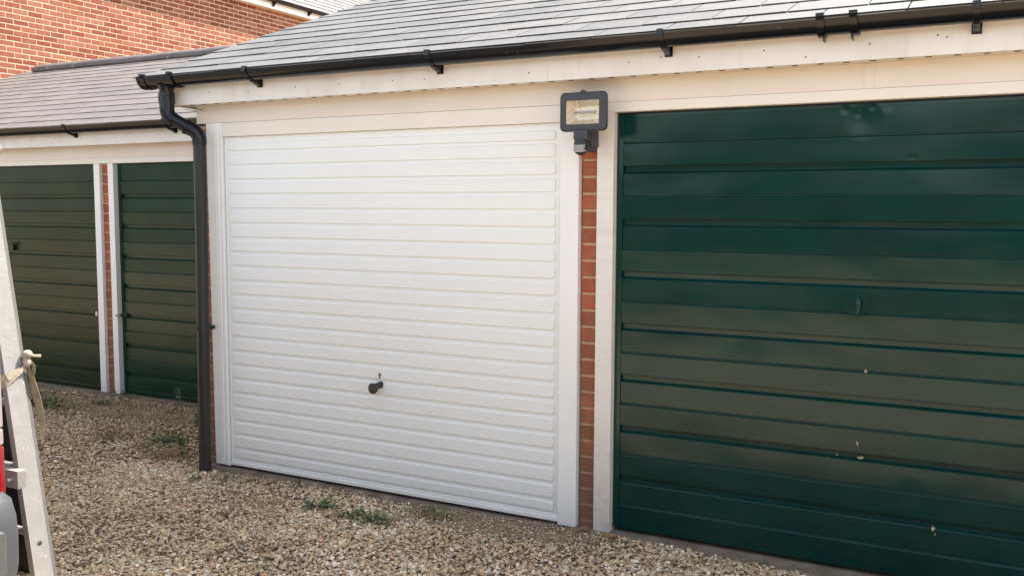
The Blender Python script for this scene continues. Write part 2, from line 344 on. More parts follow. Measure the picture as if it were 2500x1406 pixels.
# ------------------------------------------------------------------ brickwork: every brick real, one mesh per wall
def bricks(xa, xb, z0, z1, plane, normal, zoff=0, proud=.004, L_=.225, skip=None, depth=.02, stagger=0, jt=.0055):
    """normal '-y': wall along x at y=plane; '+x': wall along y at x=plane"""
    m = MB(); nrow = int(math.ceil((z1-z0)/.075))+1
    k0 = math.floor((z0-zoff)/.075)
    for r in range(nrow+1):
        za = zoff+(k0+r)*.075+jt; zb = zoff+(k0+r+1)*.075-jt; za = max(za,z0); zb = min(zb,z1)
        if zb-za < .01: continue
        x = math.floor(xa/L_)*L_-(L_/2 if (k0+r) % 2 else 0)+stagger
        while x < xb:
            a, c = max(x+.005,xa), min(x+L_-.005,xb); x += L_
            if c-a < .02 or (skip and skip(a,c,za)): continue
            j = random.uniform(-.0012,.0012); e = .003
            if normal == '-y':
                y = plane-proud+j
                m.add([(a,y+depth,za),(c,y+depth,za),(c,y+depth,zb),(a,y+depth,zb),(a,y+e,za),(c,y+e,za),(c,y+e,zb),(a,y+e,zb),(a+e,y,za+e),(c-e,y,za+e),(c-e,y,zb-e),(a+e,y,zb-e)],
                  [(0,1,5,4),(1,2,6,5),(2,3,7,6),(3,0,4,7),(4,5,9,8),(5,6,10,9),(6,7,11,10),(7,4,8,11),(8,9,10,11)])
            else:
                y = plane+proud-j
                m.add([(y-depth,a,za),(y-depth,c,za),(y-depth,c,zb),(y-depth,a,zb),(y-e,a,za),(y-e,c,za),(y-e,c,zb),(y-e,a,zb),(y,a+e,za+e),(y,c-e,za+e),(y,c-e,zb-e),(y,a+e,zb-e)],
                  [(0,4,5,1),(1,5,6,2),(2,6,7,3),(3,7,4,0),(4,8,9,5),(5,9,10,6),(6,10,11,7),(7,11,8,4),(8,11,10,9)])
    return m

# ------------------------------------------------------------------ slate roof
def slates(x0, x1, ye, ze, pitch, nc, first, gauge, wtile, rnd, thick=.0055):
    """courses rising towards +y from the eave line (ye, ze); 'first' = exposed length of lowest course"""
    m = MB(); c, s = math.cos(pitch), math.sin(pitch); rs = random.Random(rnd)
    for k in range(nc):
        a = 0 if k == 0 else first+(k-1)*gauge; b2 = first+k*gauge+.05
        x = x0-(wtile/2 if k % 2 else 0)
        while x < x1-.02:
            xa, xb = max(x,x0), min(x+wtile-.0055, x1); x += wtile
            if xb-xa < .03: continue
            j = rs.uniform(-.004,.004); l = rs.uniform(-.0012,.0018)*thick/.0065; t = thick
            def pt(u, d, h): return (u, ye+d*c-h*s, ze+d*s+h*c)
            h0 = .001+thick*1.75+l; h1 = .001
            tw = rs.uniform(-.001,.001); cx = xb-xa
            V = [pt(xa,a+j,h0+tw),pt(xb,a+j+rs.uniform(-.002,.002),h0-tw),pt(xb,b2,h1),pt(xa,b2,h1),
                 pt(xa,a+j,h0-t+tw),pt(xb,a+j,h0-t-tw),pt(xb,b2,h1-t),pt(xa,b2,h1-t)]
            m.add(V, [(0,1,2,3),(7,6,5,4),(0,4,5,1),(1,5,6,2),(2,6,7,3),(3,7,4,0)])
    return m

# ------------------------------------------------------------------ gutters
def half_round(cy, cz, r, t=.003, n=14, lip=True):
    """closed section in (y,z): half-round trough opening upward"""
    out = [(cy-r*math.cos(math.pi*i/n), cz-r*math.sin(math.pi*i/n)) for i in range(n+1)]
    inn = [(cy-(r-t)*math.cos(math.pi*i/n), cz-(r-t)*math.sin(math.pi*i/n)) for i in range(n+1)][::-1]
    if lip: out = [(cy-r-.001, cz+.004), (cy-r-.004, cz+.001), (cy-r-.003, cz-.006)]+out[1:]
    return out+inn
def gutter(parent, x0, x1, cy, cz, r, brk, fas_y, mt, unions=(), caps=(True, False), bz=0):
    g = MB().prism(half_round(cy,cz,r), x0, x1).build('gutter', mt, parent, smooth=True, angle=40)
    gl = wloc(parent)
    # bracket: strap round the gutter, clip over the lip, arm and lug down the board
    def bracket(x):
        m = MB(); w_ = .013
        m.prism(half_round(cy,cz-.001,r+.004,.004,lip=False), x-w_, x+w_)
        m.box(x-w_,x+w_, cy-r-.009, cy-r+.012, cz+.001, cz+.009)
        m.box(x-w_,x+w_, cy-r-.010, cy-r-.003, cz-.018, cz+.009)
        m.prism([(fas_y-.001,cz-.03),(fas_y-.001,cz-.080),(fas_y-.012,cz-.083),(cy+r*.25,cz-r-.013),(cy-r*.25,cz-r-.006),(cy+r*.5,cz-r*.86-.004)], x-w_+.002, x+w_-.002)
        m.prism([(fas_y-.001,cz-.02),(fas_y-.001,cz-.086),(fas_y-.007,cz-.086),(fas_y-.007,cz-.02)], x-.017, x+.017)
        return m
    first = None
    for x in brk:
        if first is None:
            first = bracket(x).build('bracket', mt, g, origin=(x,cy,cz), bevel=.0012)
            lx = x; l0 = Vector(first.location)
        else: dup(first, g, l0+Vector((x-lx,0,0)))
    for x in unions:
        m = MB(); m.prism(half_round(cy,cz,r+.004,.004), x-.066, x+.066)
        for sx in (-.058, .058):
            m.prism(half_round(cy,cz+.001,r+.013,.009,lip=False), x+sx-.014, x+sx+.014)
            m.box(x+sx-.015, x+sx+.015, cy-r-.019, cy-r+.010, cz, cz+.012)
        m.box(x-.056,x-.052, cy-.01, cy+.045, cz-r-.024, cz-r+.01); m.box(x+.045,x+.049, cy-.01, cy+.045, cz-r-.024, cz-r+.01)
        m.build('gutter_union', mt, g, smooth=True)
    return g

# ------------------------------------------------------------------ green ribbed up-and-over door
def ribbed_door(parent, x0, x1, yf, ztop, ms, offs=0, zbot=.004, seed=1):
    """sheet with deep lapped grooves every 231 mm and a fine rib midway; side stiles flat"""
    T = [1.636-.2312*i+offs for i in range(7)]
    prof = [(yf+.000, ztop)]; rs = random.Random(seed)
    def face(z): prof.append((yf+.0, z))
    def minor(m):
        prof.extend([(yf+.0028,m+.006),(yf+.0060,m+.0045),(yf+.0060,m+.001),(yf-.0015,m-.005)])
    m = 1.735+offs
    minor(m)
    for i, t in enumerate(T):
        prof.extend([(yf+rs.uniform(-.0003,.0018),t),(yf+.016,t-.003),(yf+.017,t-.0245),(yf+.0035,t-.036)])
        minor(t-.1345)
    prof.append((yf+.001, zbot+.03)); prof.append((yf+.004, zbot))
    pts = prof+[(yf+.03, zbot), (yf+.03, ztop)]
    m = MB().prism(pts, x0+.026, x1-.026)
    for a, c in ((x0, x0+.026), (x1-.026, x1)): m.box(a, c, yf-.0025, yf+.028, zbot, ztop+.001)
    m.box(x0, x1, yf-.0015, yf+.005, ztop-.012, ztop+.002)
    return m.build('garage_door', ms, parent, bevel=.0012, seg=2)
def t_handle(door, x, z, yf, mt, broken=False):
    m = MB(); n = 28; pl = []
    for i in range(n):
        a = 2*math.pi*i/n; px = .052*math.cos(a); pz = .043*math.sin(a)
        px = max(-.047, min(.047, px*1.15)); pl.append((x+px, z+pz))
    m.prism(pl, yf-.0055, yf-.0015, 'y')
    m.tube([(q[0],yf-.0055,q[1]) for q in pl+pl[:1]], .0022, 6, cap=False)
    p = m.build('handle_plate', mt, door)
    m = MB()
    m.tube([(x+.012,yf-.003,z+.002),(x+.012,yf-.034,z+.002)], [.011,.009], 12)
    m.tube([(x+.012,yf-.034,z+.026),(x+.012,yf-.036,z+.01),(x+.012,yf-.036,z-.02),(x+.012,yf-.03,z-.047)], [.005,.010,.010,.007], 12)
    m.build('handle', mt, door, smooth=True, angle=50)
    m = MB().tube([(x-.022,yf-.003,z+.012),(x-.022,yf-.010,z+.012)], .008, 16)
    m.build('keyhole', mt, door, smooth=True, angle=50)
    for dx, dz in ((-.022,.035),(-.022,-.008),(-.043,.012),(.043,.012)): MB().tube([(x+dx,yf-.004,z+dz),(x+dx,yf-.0085,z+dz)], [.005,.003], 10).build('rivet', mt, door, smooth=True, angle=50)
def blotch(door, x, z, yf, rx, rz, mt, seed, name='paint_chip'):
    rs = random.Random(seed); n = 18; pts = []
    for i in range(n):
        a = 2*math.pi*i/n; r = 1+rs.uniform(-.45,.35); pts.append((x+rx*r*math.cos(a), z+rz*r*math.sin(a)))
    MB().prism(pts, yf-.0016, yf+.003, 'y').build(name, mt, door)

def door_frame(parent, x0, x1, zt, zb, y0, y1, wl, wr, zh, mt, mh, depth=.075, name='door_frame', head=True):
    """two posts and a head; opening x0..x1, top zt"""
    m = MB(); m.box(x0-wl, x0, y0, y0+depth, zb, zt); m.build('frame_post', mt, parent, bevel=.003)
    m = MB(); m.box(x1, x1+wr, y0, y0+depth, zb, zt); m.build('frame_post', mt, parent, bevel=.003)
    if head: MB().box(x0-wl, x1+wr, y0-.001, y0+depth, zt, zh).build('frame_head', mh, parent, bevel=.0015)

# ================================================================== MAIN GARAGE BLOCK
gb = root('garage_block', (2.2, 2.4, 0), 'nearer garage block with new white door, glossy green door and pale slate roof', 'garage building')
XR = 7.05
# walls: mortar core and facing bricks
def pier(parent, a, c, y, ztop, zoff):
    p = MB().box(a+.004, c, y, y+.26, -.1, ztop).build('pier', M['pier_mortar'], parent)
    bricks(a, c, -.09, ztop+.004, y, '-y', zoff=zoff, L_=5.0, stagger=-2.0).build('pier_brickwork', M['pier_brick'], p)
ZB = .0145
for a, c in ((-.19, -.103), (2.151, 2.238), (4.471, 4.56), (6.79, XR)): pier(gb, a, c, .036, 1.90, ZB)
core = MB(); core.box(-.186, -.10, .30, 5.0, -.1, 2.12); core.box(XR-.1, XR-.004, .30, 5.0, -.1, 2.12); core.box(-.10, XR-.1, 4.9, 5.0, -.1, 2.12)
core.box(-.10, XR-.1, .301, .34, 1.93, 2.12)
bwall = core.build('wall', M['pier_mortar'], gb)
bricks(.3, 5.0, -.09, 2.12, XR-.004, '+x', zoff=ZB).build('wall_brickwork', M['pier_brick'], bwall)
# boards
m = MB(); m.box(-.19, 3.342, .002, .022, 1.911, 2.0075); m.box(3.374, XR, .002, .022, 1.911, 2.0075)
frieze = m.build('frieze_board', M['cream'], gb, bevel=.001)
MB().box(3.340, 3.376, -.001, .022, 1.9105, 2.0068).build('joint_cover', M['cream'], frieze, bevel=.0008)
# posts and heads
fr = MB(); fr.box(2.236, 2.3145, 0, .072, -.014, 1.8675); fr.build('frame_post', M['old_white'], gb, bevel=.0025)
fr = MB(); fr.box(4.392, 4.471, 0, .072, -.014, 1.8675); fr.build('frame_post', M['old_white'], gb, bevel=.0025)
MB().box(2.150, XR, .0005, .075, 1.8678, 1.9103).build('frame_head', M['head'], gb, bevel=.002)
for a in (4.561, 6.711): MB().box(a, a+.078, 0, .072, -.014, 1.8675).build('frame_post', M['old_white'], gb, bevel=.0025)
# white door surround: pvc-clad posts with moulded edge
m = MB(); m.prism([(-.104,.07),(-.104,.004),(-.100,0),(-.052,0),(-.050,.0025),(-.046,.0025),(-.044,-.001),(-.032,-.001),(-.029,.003),(-.021,.003),(-.018,-.001),(-.003,-.001),(-.001,.002),(-.001,.07)], -.010, 1.9095, 'z')
m.prism([(-.014,.07),(-.014,.008),(-.001,.008),(-.001,.07)], -.016, -.010, 'z')
m.v = [(x-.017*(x < -.09)*max(0, (z-.6)/1.31), y, z) for x, y, z in m.v]
m.build('frame_post', M['pvc'], gb, smooth=True, angle=25)
m = MB(); m.prism([(2.0565,.07),(2.0565,.001),(2.060,-.002),(2.144,-.002),(2.148,.002),(2.148,.07)], -.0155, 1.8355, 'z')
m.prism([(2.0565,.07),(2.0565,.001),(2.060,-.002),(2.1475,-.002),(2.1475,.07)], 1.8355, 1.9095, 'z')
m.build('frame_post', M['pvc'], gb, bevel=.0012)
MB().box(-.0008, 2.056, -.0004, .07, 1.8345, 1.9096).build('frame_head', M['head'], gb, bevel=.002)

# white door
wd = MB(); DY = .020
wd.box(.0045, 2.0525, DY, DY+.02, .010, 1.8335)
def band(x0, x1, z0, z1, y0, y1, i=.0045, c=.007):
    def ring(x0,x1,z0,z1,y,c): return [(x0+c,y,z0),(x1-c,y,z0),(x1,y,z0+c),(x1,y,z1-c),(x1-c,y,z1),(x0+c,y,z1),(x0,y,z1-c),(x0,y,z0+c)]
    rings = [ring(x0,x1,z0,z1,y0,c), ring(x0+.0012,x1-.0012,z0+.0012,z1-.0012,y0-(y0-y1)*.55,c), ring(x0+i*.5,x1-i*.5,z0+i*.5,z1-i*.5,y0-(y0-y1)*.88,c), ring(x0+i,x1-i,z0+i,z1-i,y1,c*.7)]
    vs = sum(rings, []); fs = [(r*8+k, r*8+(k+1)%8, (r+1)*8+(k+1)%8, (r+1)*8+k) for r in range(3) for k in range(8)]+[tuple(24+k for k in range(8))]
    wd.add(vs, fs)
band(.029, 2.028, 1.757, 1.800, DY+.001, DY-.007)
for k in range(21):
    zt = 1.742-.0791*k; band(.029, 2.028, zt-.0615, zt, DY+.001, DY-.007)
band(.029, 2.028, .036, .081, DY+.001, DY-.007)
wd.prism([(DY+.001,.026),(DY-.004,.024),(DY-.006,.012),(DY-.010,.010),(DY-.011,-.006),(DY-.006,-.009),(DY+.018,-.009),(DY+.018,.026)], .0045, 2.0525)
wd.box(.0045, .012, DY-.004, DY+.001, .01, 1.8335); wd.box(2.045, 2.0525, DY-.004, DY+.001, .01, 1.8335)
wdoor = wd.build('garage_door', M['white_door'], gb)
wdoor['label'] = 'new white steel door with 23 pressed horizontal bands'
MB().box(-.05, 2.10, .055, .060, -.01, 1.86).build('door_shadow_lining', M['van_black'], gb)  # black sheet standing in for shade in the gaps round the white door
# its handle: black round knob on an offset stem, keyhole cover above
hx, hz = 1.047, .546; m = MB()
m.tube([(hx,DY-.004,hz),(hx,DY-.012,hz)], [.018,.0165], 24)
m.tube([(hx,DY-.012,hz),(hx-.003,-.014,hz-.002),(hx-.006,-.026,hz-.006),(hx-.008,-.033,hz-.010),(hx-.008,-.044,hz-.010),(hx-.008,-.0475,hz-.010)], [.0155,.0165,.0205,.0265,.0282,.0245], 28)
kn = m.build('handle', M['lamp_dark'], wdoor, smooth=True, angle=50)
m = MB(); cx_, cz_ = hx-.008, hz-.013
for a in ((-.017,.017,.0034,.0045),(-.017,.017,-.0045,-.0034),(-.0175,-.0164,-.0045,.0045),(.0164,.0175,-.0045,.0045)): m.box(cx_+a[0],cx_+a[1],-.0482,-.0474,cz_+min(a[2:]),cz_+max(a[2:]))
m.build('handle_badge', M['steel'], wdoor)
m = MB(); n = 20
m.prism([(1.045+.0085*math.cos(2*math.pi*i/n)*(1 if math.sin(2*math.pi*i/n) > 0 else .7), .600+.0085*math.sin(2*math.pi*i/n)*(1 if math.sin(2*math.pi*i/n) > 0 else 2.6)) for i in range(n)], DY-.0115, DY-.005, 'y')
kp = m.build('keyhole', M['chrome'], wdoor, bevel=.0008)
# green doors
gd = ribbed_door(gb, 2.319, 4.388, .040, 1.858, M['green_gloss'])
gd['label'] = 'dark glossy green ribbed door with painted-over handle and chips'
t_handle(gd, 3.335, 1.078, .040, M['green_gloss'])
for i, (x, z, a, c) in enumerate([(3.380,.812,.006,.007),(3.358,.518,.0035,.009),(3.372,.461,.011,.006),(3.281,.462,.003,.003),(3.245,.447,.0015,.0015),(3.647,.216,.007,.011),(3.655,.196,.0025,.004)]):
    blotch(gd, x, z, .0395, a, c, M['chip'], i+3)
gd2 = ribbed_door(gb, 4.64, 6.71, .040, 1.858, M['green_gloss'], seed=4); t_handle(gd2, 5.66, 1.078, .040, M['green_gloss'])
MB().box(2.27, 6.79, .080, .086, -.02, 1.9).build('door_shadow_backing', M['van_black'], gb)  # black sheet added behind the green doors, plays the shade in their gaps
MB().box(2.3146, 4.3919, .0445, .0745, 1.8595, 1.8676).build('door_gap_strip', M['van_black'], gb)  # black strip filling the gap over the green door
# fascia, soffit
FY = -.105
m = MB(); m.box(-.27, XR+.08, FY, FY+.018, 2.0045, 2.145); fas = m.build('fascia', M['fascia'], gb, bevel=.0015)
MB().box(2.004, 2.042, FY-.0035, FY+.01, 2.003, 2.144).build('joint_cover', M['fascia'], fas, bevel=.001)
rs = random.Random(3); m = MB()
for x, z in [(.02,2.063),(.30,2.05),(.62,2.058),(.90,2.056),(1.22,2.054),(1.40,2.05),(1.95,2.045),(2.42,2.058),(2.72,2.060),(2.98,2.066),(3.14,2.030),(3.37,2.062),(3.63,2.066),(3.60,2.075),(2.56,2.07)]:
    if x == .02: nh = MB().tube([(x,FY-.0012,z),(x,FY+.004,z)], .0032, 8).build('nail_head', M['rust'], fas, origin=(x,FY,z)); n0 = Vector(nh.location)-Vector((x,0,z))
    else: dup(nh, fas, n0+Vector((x,0,z)))
MB().box(-.27, XR, FY+.018, .022, 2.0078, 2.0138).build('soffit', M['cream'], gb, bevel=.0006); sof = bpy.data.objects['soffit']
m = MB().prism([(-.074,2.0055),(-.046,2.0070),(-.046,2.0085),(-.074,2.0085)], -.011, .011); v0 = m.build('vent_slot', M['vent_shade'], sof, origin=(0,0,2.006)); l0 = Vector(v0.location)  # solid dark piece; the opening's shade is in its colour
v0.location = l0+Vector((-.163,0,0))
for k in range(1, 75): dup(v0, sof, l0+Vector((-.163+.0957*k,0,0)))
MB().prism([(FY,2.0045),(5.2,2.0045),(5.2,2.10),(2.45,3.14),(FY,2.145)], -.275, -.268).build('verge_board', M['fascia'], gb)
# roof
PIT = R(21); EY, EZ = -.225, 2.142
roof = slates(-.42, XR+.3, EY, EZ, PIT, 14, .205, .2125, .302, 5, .0038).build('roof', M['slate'], gb)
sl_len = .205+13*.2125; ry, rz = EY+sl_len*math.cos(PIT), EZ+sl_len*math.sin(PIT)
MB().add([(-.415,EY+.03,EZ-.006),(XR+.29,EY+.03,EZ-.006),(XR+.29,ry,rz-.013),(-.415,ry,rz-.013)], [(0,1,2,3)]).build('roof_felt', M['slate_edge'], gb)
MB().add([(-.42,ry,rz),(XR+.3,ry,rz),(XR+.3,2*ry-EY,EZ),(-.42,2*ry-EY,EZ)], [(0,1,2,3)]).build('roof_back', M['slate'], gb)
def ridge_row(parent, x0, x1, y, z, pitch, mt, L_=.45, r=.115, slats=.006):
    m = MB(); x = x0; i = 0
    while x < x1:
        e = min(x+L_, x1); n = 10; pr = []
        for k in range(n+1):
            a = math.pi*k/n; pr.append((y-r*math.cos(a), z-.03+r*.72*math.sin(a)))
        pr += [(p[0]*.9+y*.1, p[1]-.014) for p in pr[::-1]]
        dz = random.uniform(-.003,.003); m.prism([(p[0],p[1]+dz) for p in pr], x, e+.004)
        x = e+.010; i += 1
    return m.build('ridge_tiles', mt, parent, smooth=True, angle=40)
ridge_row(gb, -.40, XR+.28, ry, rz, PIT, M['ridge'])
# gutter
gt = gutter(gb, -.386, XR+.1, -.165, 2.154, .056, [.386,1.490,2.594,3.726,4.83,5.93], FY, M['gutter'], unions=(3.268,))
m = MB(); m.prism(half_round(-.165,2.154,.061,.006), -.392, -.128)                         # running outlet with its straps and stop end
for xx in (-.352, -.145): m.prism(half_round(-.165,2.155,.066,.008,lip=False), xx-.012, xx+.012); m.box(xx-.013,xx+.013,-.240,-.214,2.156,2.167)
m.prism([(-.165-.060*math.cos(math.pi*i/14), 2.154-.060*math.sin(math.pi*i/14)) for i in range(15)], -.395, -.389)
m.prism(half_round(-.165,2.155,.064,.008,lip=False), -.399, -.380)
m.tube([(-.235,-.165,2.108),(-.235,-.165,2.088),(-.235,-.165,2.05)], [.052,.038,.038], 24)
m.build('gutter_outlet', M['gutter'], gt, smooth=True, angle=40)
# downpipe with swan neck
px, py = -.095, -.072
dp = MB().tube([(px,py,1.832),(px,py,1.4),(px-.008,py,.7),(px-.018,py,-.075)], .0345, 32).build('downpipe', M['pipe'], gb, smooth=True, angle=60)
def arc(p0, p1, p2, n=8):
    p0, p1, p2 = map(Vector, (p0,p1,p2)); return [(p0*(1-t)**2+p1*2*t*(1-t)+p2*t*t) for t in [i/n for i in range(n+1)]]
m = MB(); top = (-.235,-.165,2.052)
path = [Vector(top), Vector((-.235,-.165,1.995))]+arc((-.235,-.165,1.985),(-.235,-.165,1.945),(-.212,-.150,1.928),6)[1:]
path2 = [Vector((-.212,-.150,1.928)), Vector((-.125,-.092,1.868))]
m.tube([(-.235,-.165,2.058),(-.235,-.165,2.0),(-.235,-.165,1.985)]+[tuple(p) for p in arc((-.235,-.165,1.985),(-.235,-.165,1.940),(-.205,-.145,1.922),7)[1:]], .0395, 28)
m.tube([(-.235,-.165,2.066),(-.235,-.165,2.050)], .0435, 28); m.tube([(-.235,-.165,2.018),(-.235,-.165,2.008)], .0435, 28)
for a in range(6):
    an = a*math.pi/3; m.tube([(-.235+.041*math.cos(an),-.165+.041*math.sin(an),2.055),(-.235+.041*math.cos(an),-.165+.041*math.sin(an),2.01)], .003, 6)
m.build('pipe_bend', M['gutter'], dp, smooth=True, angle=50)
MB().tube([(-.215,-.152,1.932),(-.118,-.086,1.866)], .0345, 28).build('pipe_offset', M['gutter'], dp, smooth=True, angle=50)
m = MB(); m.tube([(-.145,-.105,1.884)]+[tuple(p) for p in arc((-.128,-.092,1.873),(px,-.072,1.852),(px,py,1.815),7)]+[(px,py,1.790)], .0395, 28)
d_ = Vector((-.097,-.066,.066)).normalized(); a0 = Vector((-.143,-.104,1.883))
m.tube([tuple(a0),tuple(a0+d_*.014)], .0435, 28)
m.build('pipe_bend', M['gutter'], dp, smooth=True, angle=50)
m = MB(); zc = .775; m.tube([(px-.010,py,zc-.012),(px-.010,py,zc+.012)], .0375, 28); m.box(px-.012,px+.012, py+.02, py+.10, zc-.010, zc+.010); m.box(px-.05,px+.026, py+.088, py+.098, zc-.012, zc+.012)
m.build('pipe_clip', M['pipe'], dp, smooth=True, angle=40)

# ================================================================== LEFT GARAGE BLOCK
lb = root('garage_block', (-3.2, 3.5, 0), 'lower garage block set back on the left with two dull green doors', 'garage building')
Y1 = 1.10
for a, c in ((-2.39,-2.297),(-4.724,-4.637),(-6.19,-6.101)): pier(lb, a, c, Y1+.03, 1.813, -.028)
core = MB(); core.box(-6.186, -6.1, Y1+.291, 5.9, -.1, 2.03); core.box(-6.1, -.2, Y1+.291, Y1+.33, 1.83, 2.02); core.box(-6.1,-.2,5.8,5.9,-.1,2.03)
core.build('wall', M['pier_mortar'], lb)
for a in (-2.296, -2.4565, -.29, -4.636, -4.79, -6.10): MB().box(a, a+(.060 if a != -2.4565 else .0655), Y1, Y1+.07, -.016, 1.778).build('frame_post', M['pvc'], lb, bevel=.003)
fr = MB(); fr.box(-6.19, -.19, Y1+.0005, Y1+.07, 1.7785, 1.8165); fr.build('frame_head', M['head'], lb, bevel=.002)
MB().box(-6.19, -.19, Y1+.002, Y1+.03, 1.817, 1.916).build('frieze_board', M['cream'], lb, bevel=.001)
dA = ribbed_door(lb, -2.232, -.294, Y1+.042, 1.772, M['green_dull'], offs=-.092, zbot=-.012, seed=8)
dA['label'] = 'dull dark green door beside the black downpipe'
dB = ribbed_door(lb, -4.574, -2.460, Y1+.030, 1.772, M['green_old'], offs=-.092, zbot=-.012, seed=12)
dB['label'] = 'faded olive green door at the left edge'
MB().box(-6.15, -.2, Y1+.085, Y1+.09, -.02, 1.85).build('door_shadow_backing', M['van_black'], lb)  # same black sheet for the left doors, shade as colour
ribbed_door(lb, -6.04, -4.79, Y1+.03, 1.772, M['green_old'], offs=-.092, zbot=-.012, seed=13)
# handle remains on the faded door, catches on the posts
m = MB(); hx, hz = -3.50, 1.115; m.tube([(hx-.06,Y1+.012,hz+.020),(hx,Y1-.002,hz+.028),(hx+.055,Y1+.012,hz+.018)], [.006,.009,.006], 8); m.box(hx-.014,hx+.012,Y1+.004,Y1+.03,hz-.035,hz+.020)
m.build('handle', M['green_old'], dB, bevel=.003)
m = MB(); m.tube([(-2.212,Y1+.042,.608),(-2.212,Y1+.002,.608)], .010, 12); m.box(-2.225,-2.175,Y1+.03,Y1+.042,.595,.622); m.build('door_catch', M['rust'], dA, bevel=.003)
MB().tube([(-2.242,Y1-.004,.606),(-2.242,Y1-.016,.606)], .008, 12).build('catch_pin', M['steel'], dA, smooth=True, angle=50)
m = MB().box(-2.478,-2.457,Y1-.012,Y1+.01,.59,.625); m.build('door_catch', M['steel'], dB, bevel=.003)
FL = Y1-.105
fl = MB().box(-6.45, -.195, FL, FL+.018, 1.9135, 2.05).build('fascia', M['fascia'], lb, bevel=.0015)
m = MB()
for x, z in [(-3.3,1.975),(-3.05,1.968),(-2.75,1.972),(-2.45,1.965),(-1.95,1.975),(-1.62,1.968),(-1.30,1.962)]: dup(nh, fl, Vector((x,FL,z))-wloc(lb))
MB().box(-6.45, -.195, FL+.018, Y1+.02, 1.9155, 1.921).build('soffit', M['cream'], lb)
MB().prism([(FL,1.9135),(6.2,1.9135),(6.2,2.02),(3.45,3.04),(FL,2.05)], -6.46, -6.452).build('verge_board', M['fascia'], lb)
EY2, EZ2 = Y1-.222, 2.050
lr = slates(-6.55, -.195, EY2, EZ2, PIT, 14, .19, .197, .302, 15, .0032).build('roof', M['slate_left'], lb)
ln = .19+13*.197; ry2, rz2 = EY2+ln*math.cos(PIT), EZ2+ln*math.sin(PIT)
MB().add([(-6.54,EY2+.03,EZ2-.006),(-.19,EY2+.03,EZ2-.006),(-.19,ry2,rz2-.013),(-6.54,ry2,rz2-.013)], [(0,1,2,3)]).build('roof_felt', M['slate_edge'], lb)
MB().add([(-6.55,ry2,rz2),(-.195,ry2,rz2),(-.195,2*ry2-EY2,EZ2),(-6.55,2*ry2-EY2,EZ2)], [(0,1,2,3)]).build('roof_back', M['slate_left'], lb)
ridge_row(lb, -6.30, -.2, ry2, rz2+.01, PIT, M['ridge'])
gutter(lb, -6.5, -.2, Y1-.162, 2.058, .056, [-2.50,-1.435,-3.58,-4.66,-5.74,-.37], FL, M['gutter'])

# ================================================================== BRICK HOUSE BEHIND
hb = root('brick_house', (-12, 7.5, 0), 'tall red brick house rising behind the left garages, sunlit side wall', 'house')
HX = -8.3; HZ = 5.055
MB().box(-16, HX, .6, 15, -.1, HZ).build('mortar_wall', M['mortar'], hb)
bricks(.6, 15, 1.2, HZ-.004, HX, '+x', zoff=.02, proud=.003, jt=.0068).build('brick_wall', M['brick'], hb)
MB().box(HX-.02, HX+.10, .5, 15.1, HZ+.001, HZ+.012).build('soffit', M['cream'], hb)
hf = MB().box(HX+.10, HX+.118, .5, 15.1, HZ-.006, HZ+.155).build('fascia', M['pvc'], hb, bevel=.002)
def half_round_y(cx, cz, r, t=.003, n=12):
    return [(2*cx-a, c) for a, c in half_round(cx, cz, r, t, n)]
hg = MB().prism(half_round_y(HX+.178, HZ+.150, .056), .5, 15.1, 'y').build('gutter', M['gutter'], hb, smooth=True, angle=40)
def hbr(y):
    m = MB(); m.prism(half_round_y(HX+.178,HZ+.149,.060,.004), y-.013, y+.013, 'y')
    m.prism([(HX+.119,HZ+.12),(HX+.119,HZ+.03),(HX+.132,HZ+.028),(HX+.20,HZ+.088),(HX+.15,HZ+.10)], y-.013, y+.013, 'y'); return m
b0 = hbr(8.55).build('bracket', M['gutter'], hg, origin=(HX,8.55,HZ)); l0 = Vector(b0.location)
for k in (-3,-2,-1,1,2,3,4): dup(b0, hg, l0+Vector((0,k*.98,0)))
def slates_x(y0, y1, xe, ze, pitch, nc, gauge, wt, rnd):      # courses rising towards -x
    m = MB(); c, s = math.cos(pitch), math.sin(pitch); rs = random.Random(rnd)
    for k in range(nc):
        a = k*gauge; b_ = a+gauge+.05; y = y0-(wt/2 if k % 2 else 0)
        while y < y1-.02:
            ya, yb = max(y,y0), min(y+wt-.005,y1); y += wt
            if yb-ya < .03: continue
            j = rs.uniform(-.004,.004); h0 = .014+rs.uniform(-.001,.002); t = .007
            def pt(u,d,h): return (xe-d*c+h*s, u, ze+d*s+h*c)
            m.add([pt(ya,a+j,h0),pt(yb,a+j,h0),pt(yb,b_,.001),pt(ya,b_,.001),pt(ya,a+j,h0-t),pt(yb,a+j,h0-t),pt(yb,b_,.001-t),pt(ya,b_,.001-t)],
                  [(0,1,2,3),(7,6,5,4),(0,4,5,1),(1,5,6,2),(2,6,7,3),(3,7,4,0)])
    return m
slates_x(.4, 15.2, HX+.20, HZ+.155, R(35), 24, .20, .30, 9).build('roof', M['slate'], hb)
hr = 24*.2; MB().add([(HX+.2-hr*.819,.4,HZ+.15+hr*.574),(HX+.2-hr*.819,15.2,HZ+.15+hr*.574),(-16.3,15.2,HZ+.15),(-16.3,.4,HZ+.15)], [(0,1,2,3)]).build('roof_back', M['slate'], hb)
MB().prism([(HX,HZ),(-16,HZ),(HX+.1-hr*.819,HZ+hr*.55)], .62, .66, 'y').build('gable_wall', M['brick'], hb)

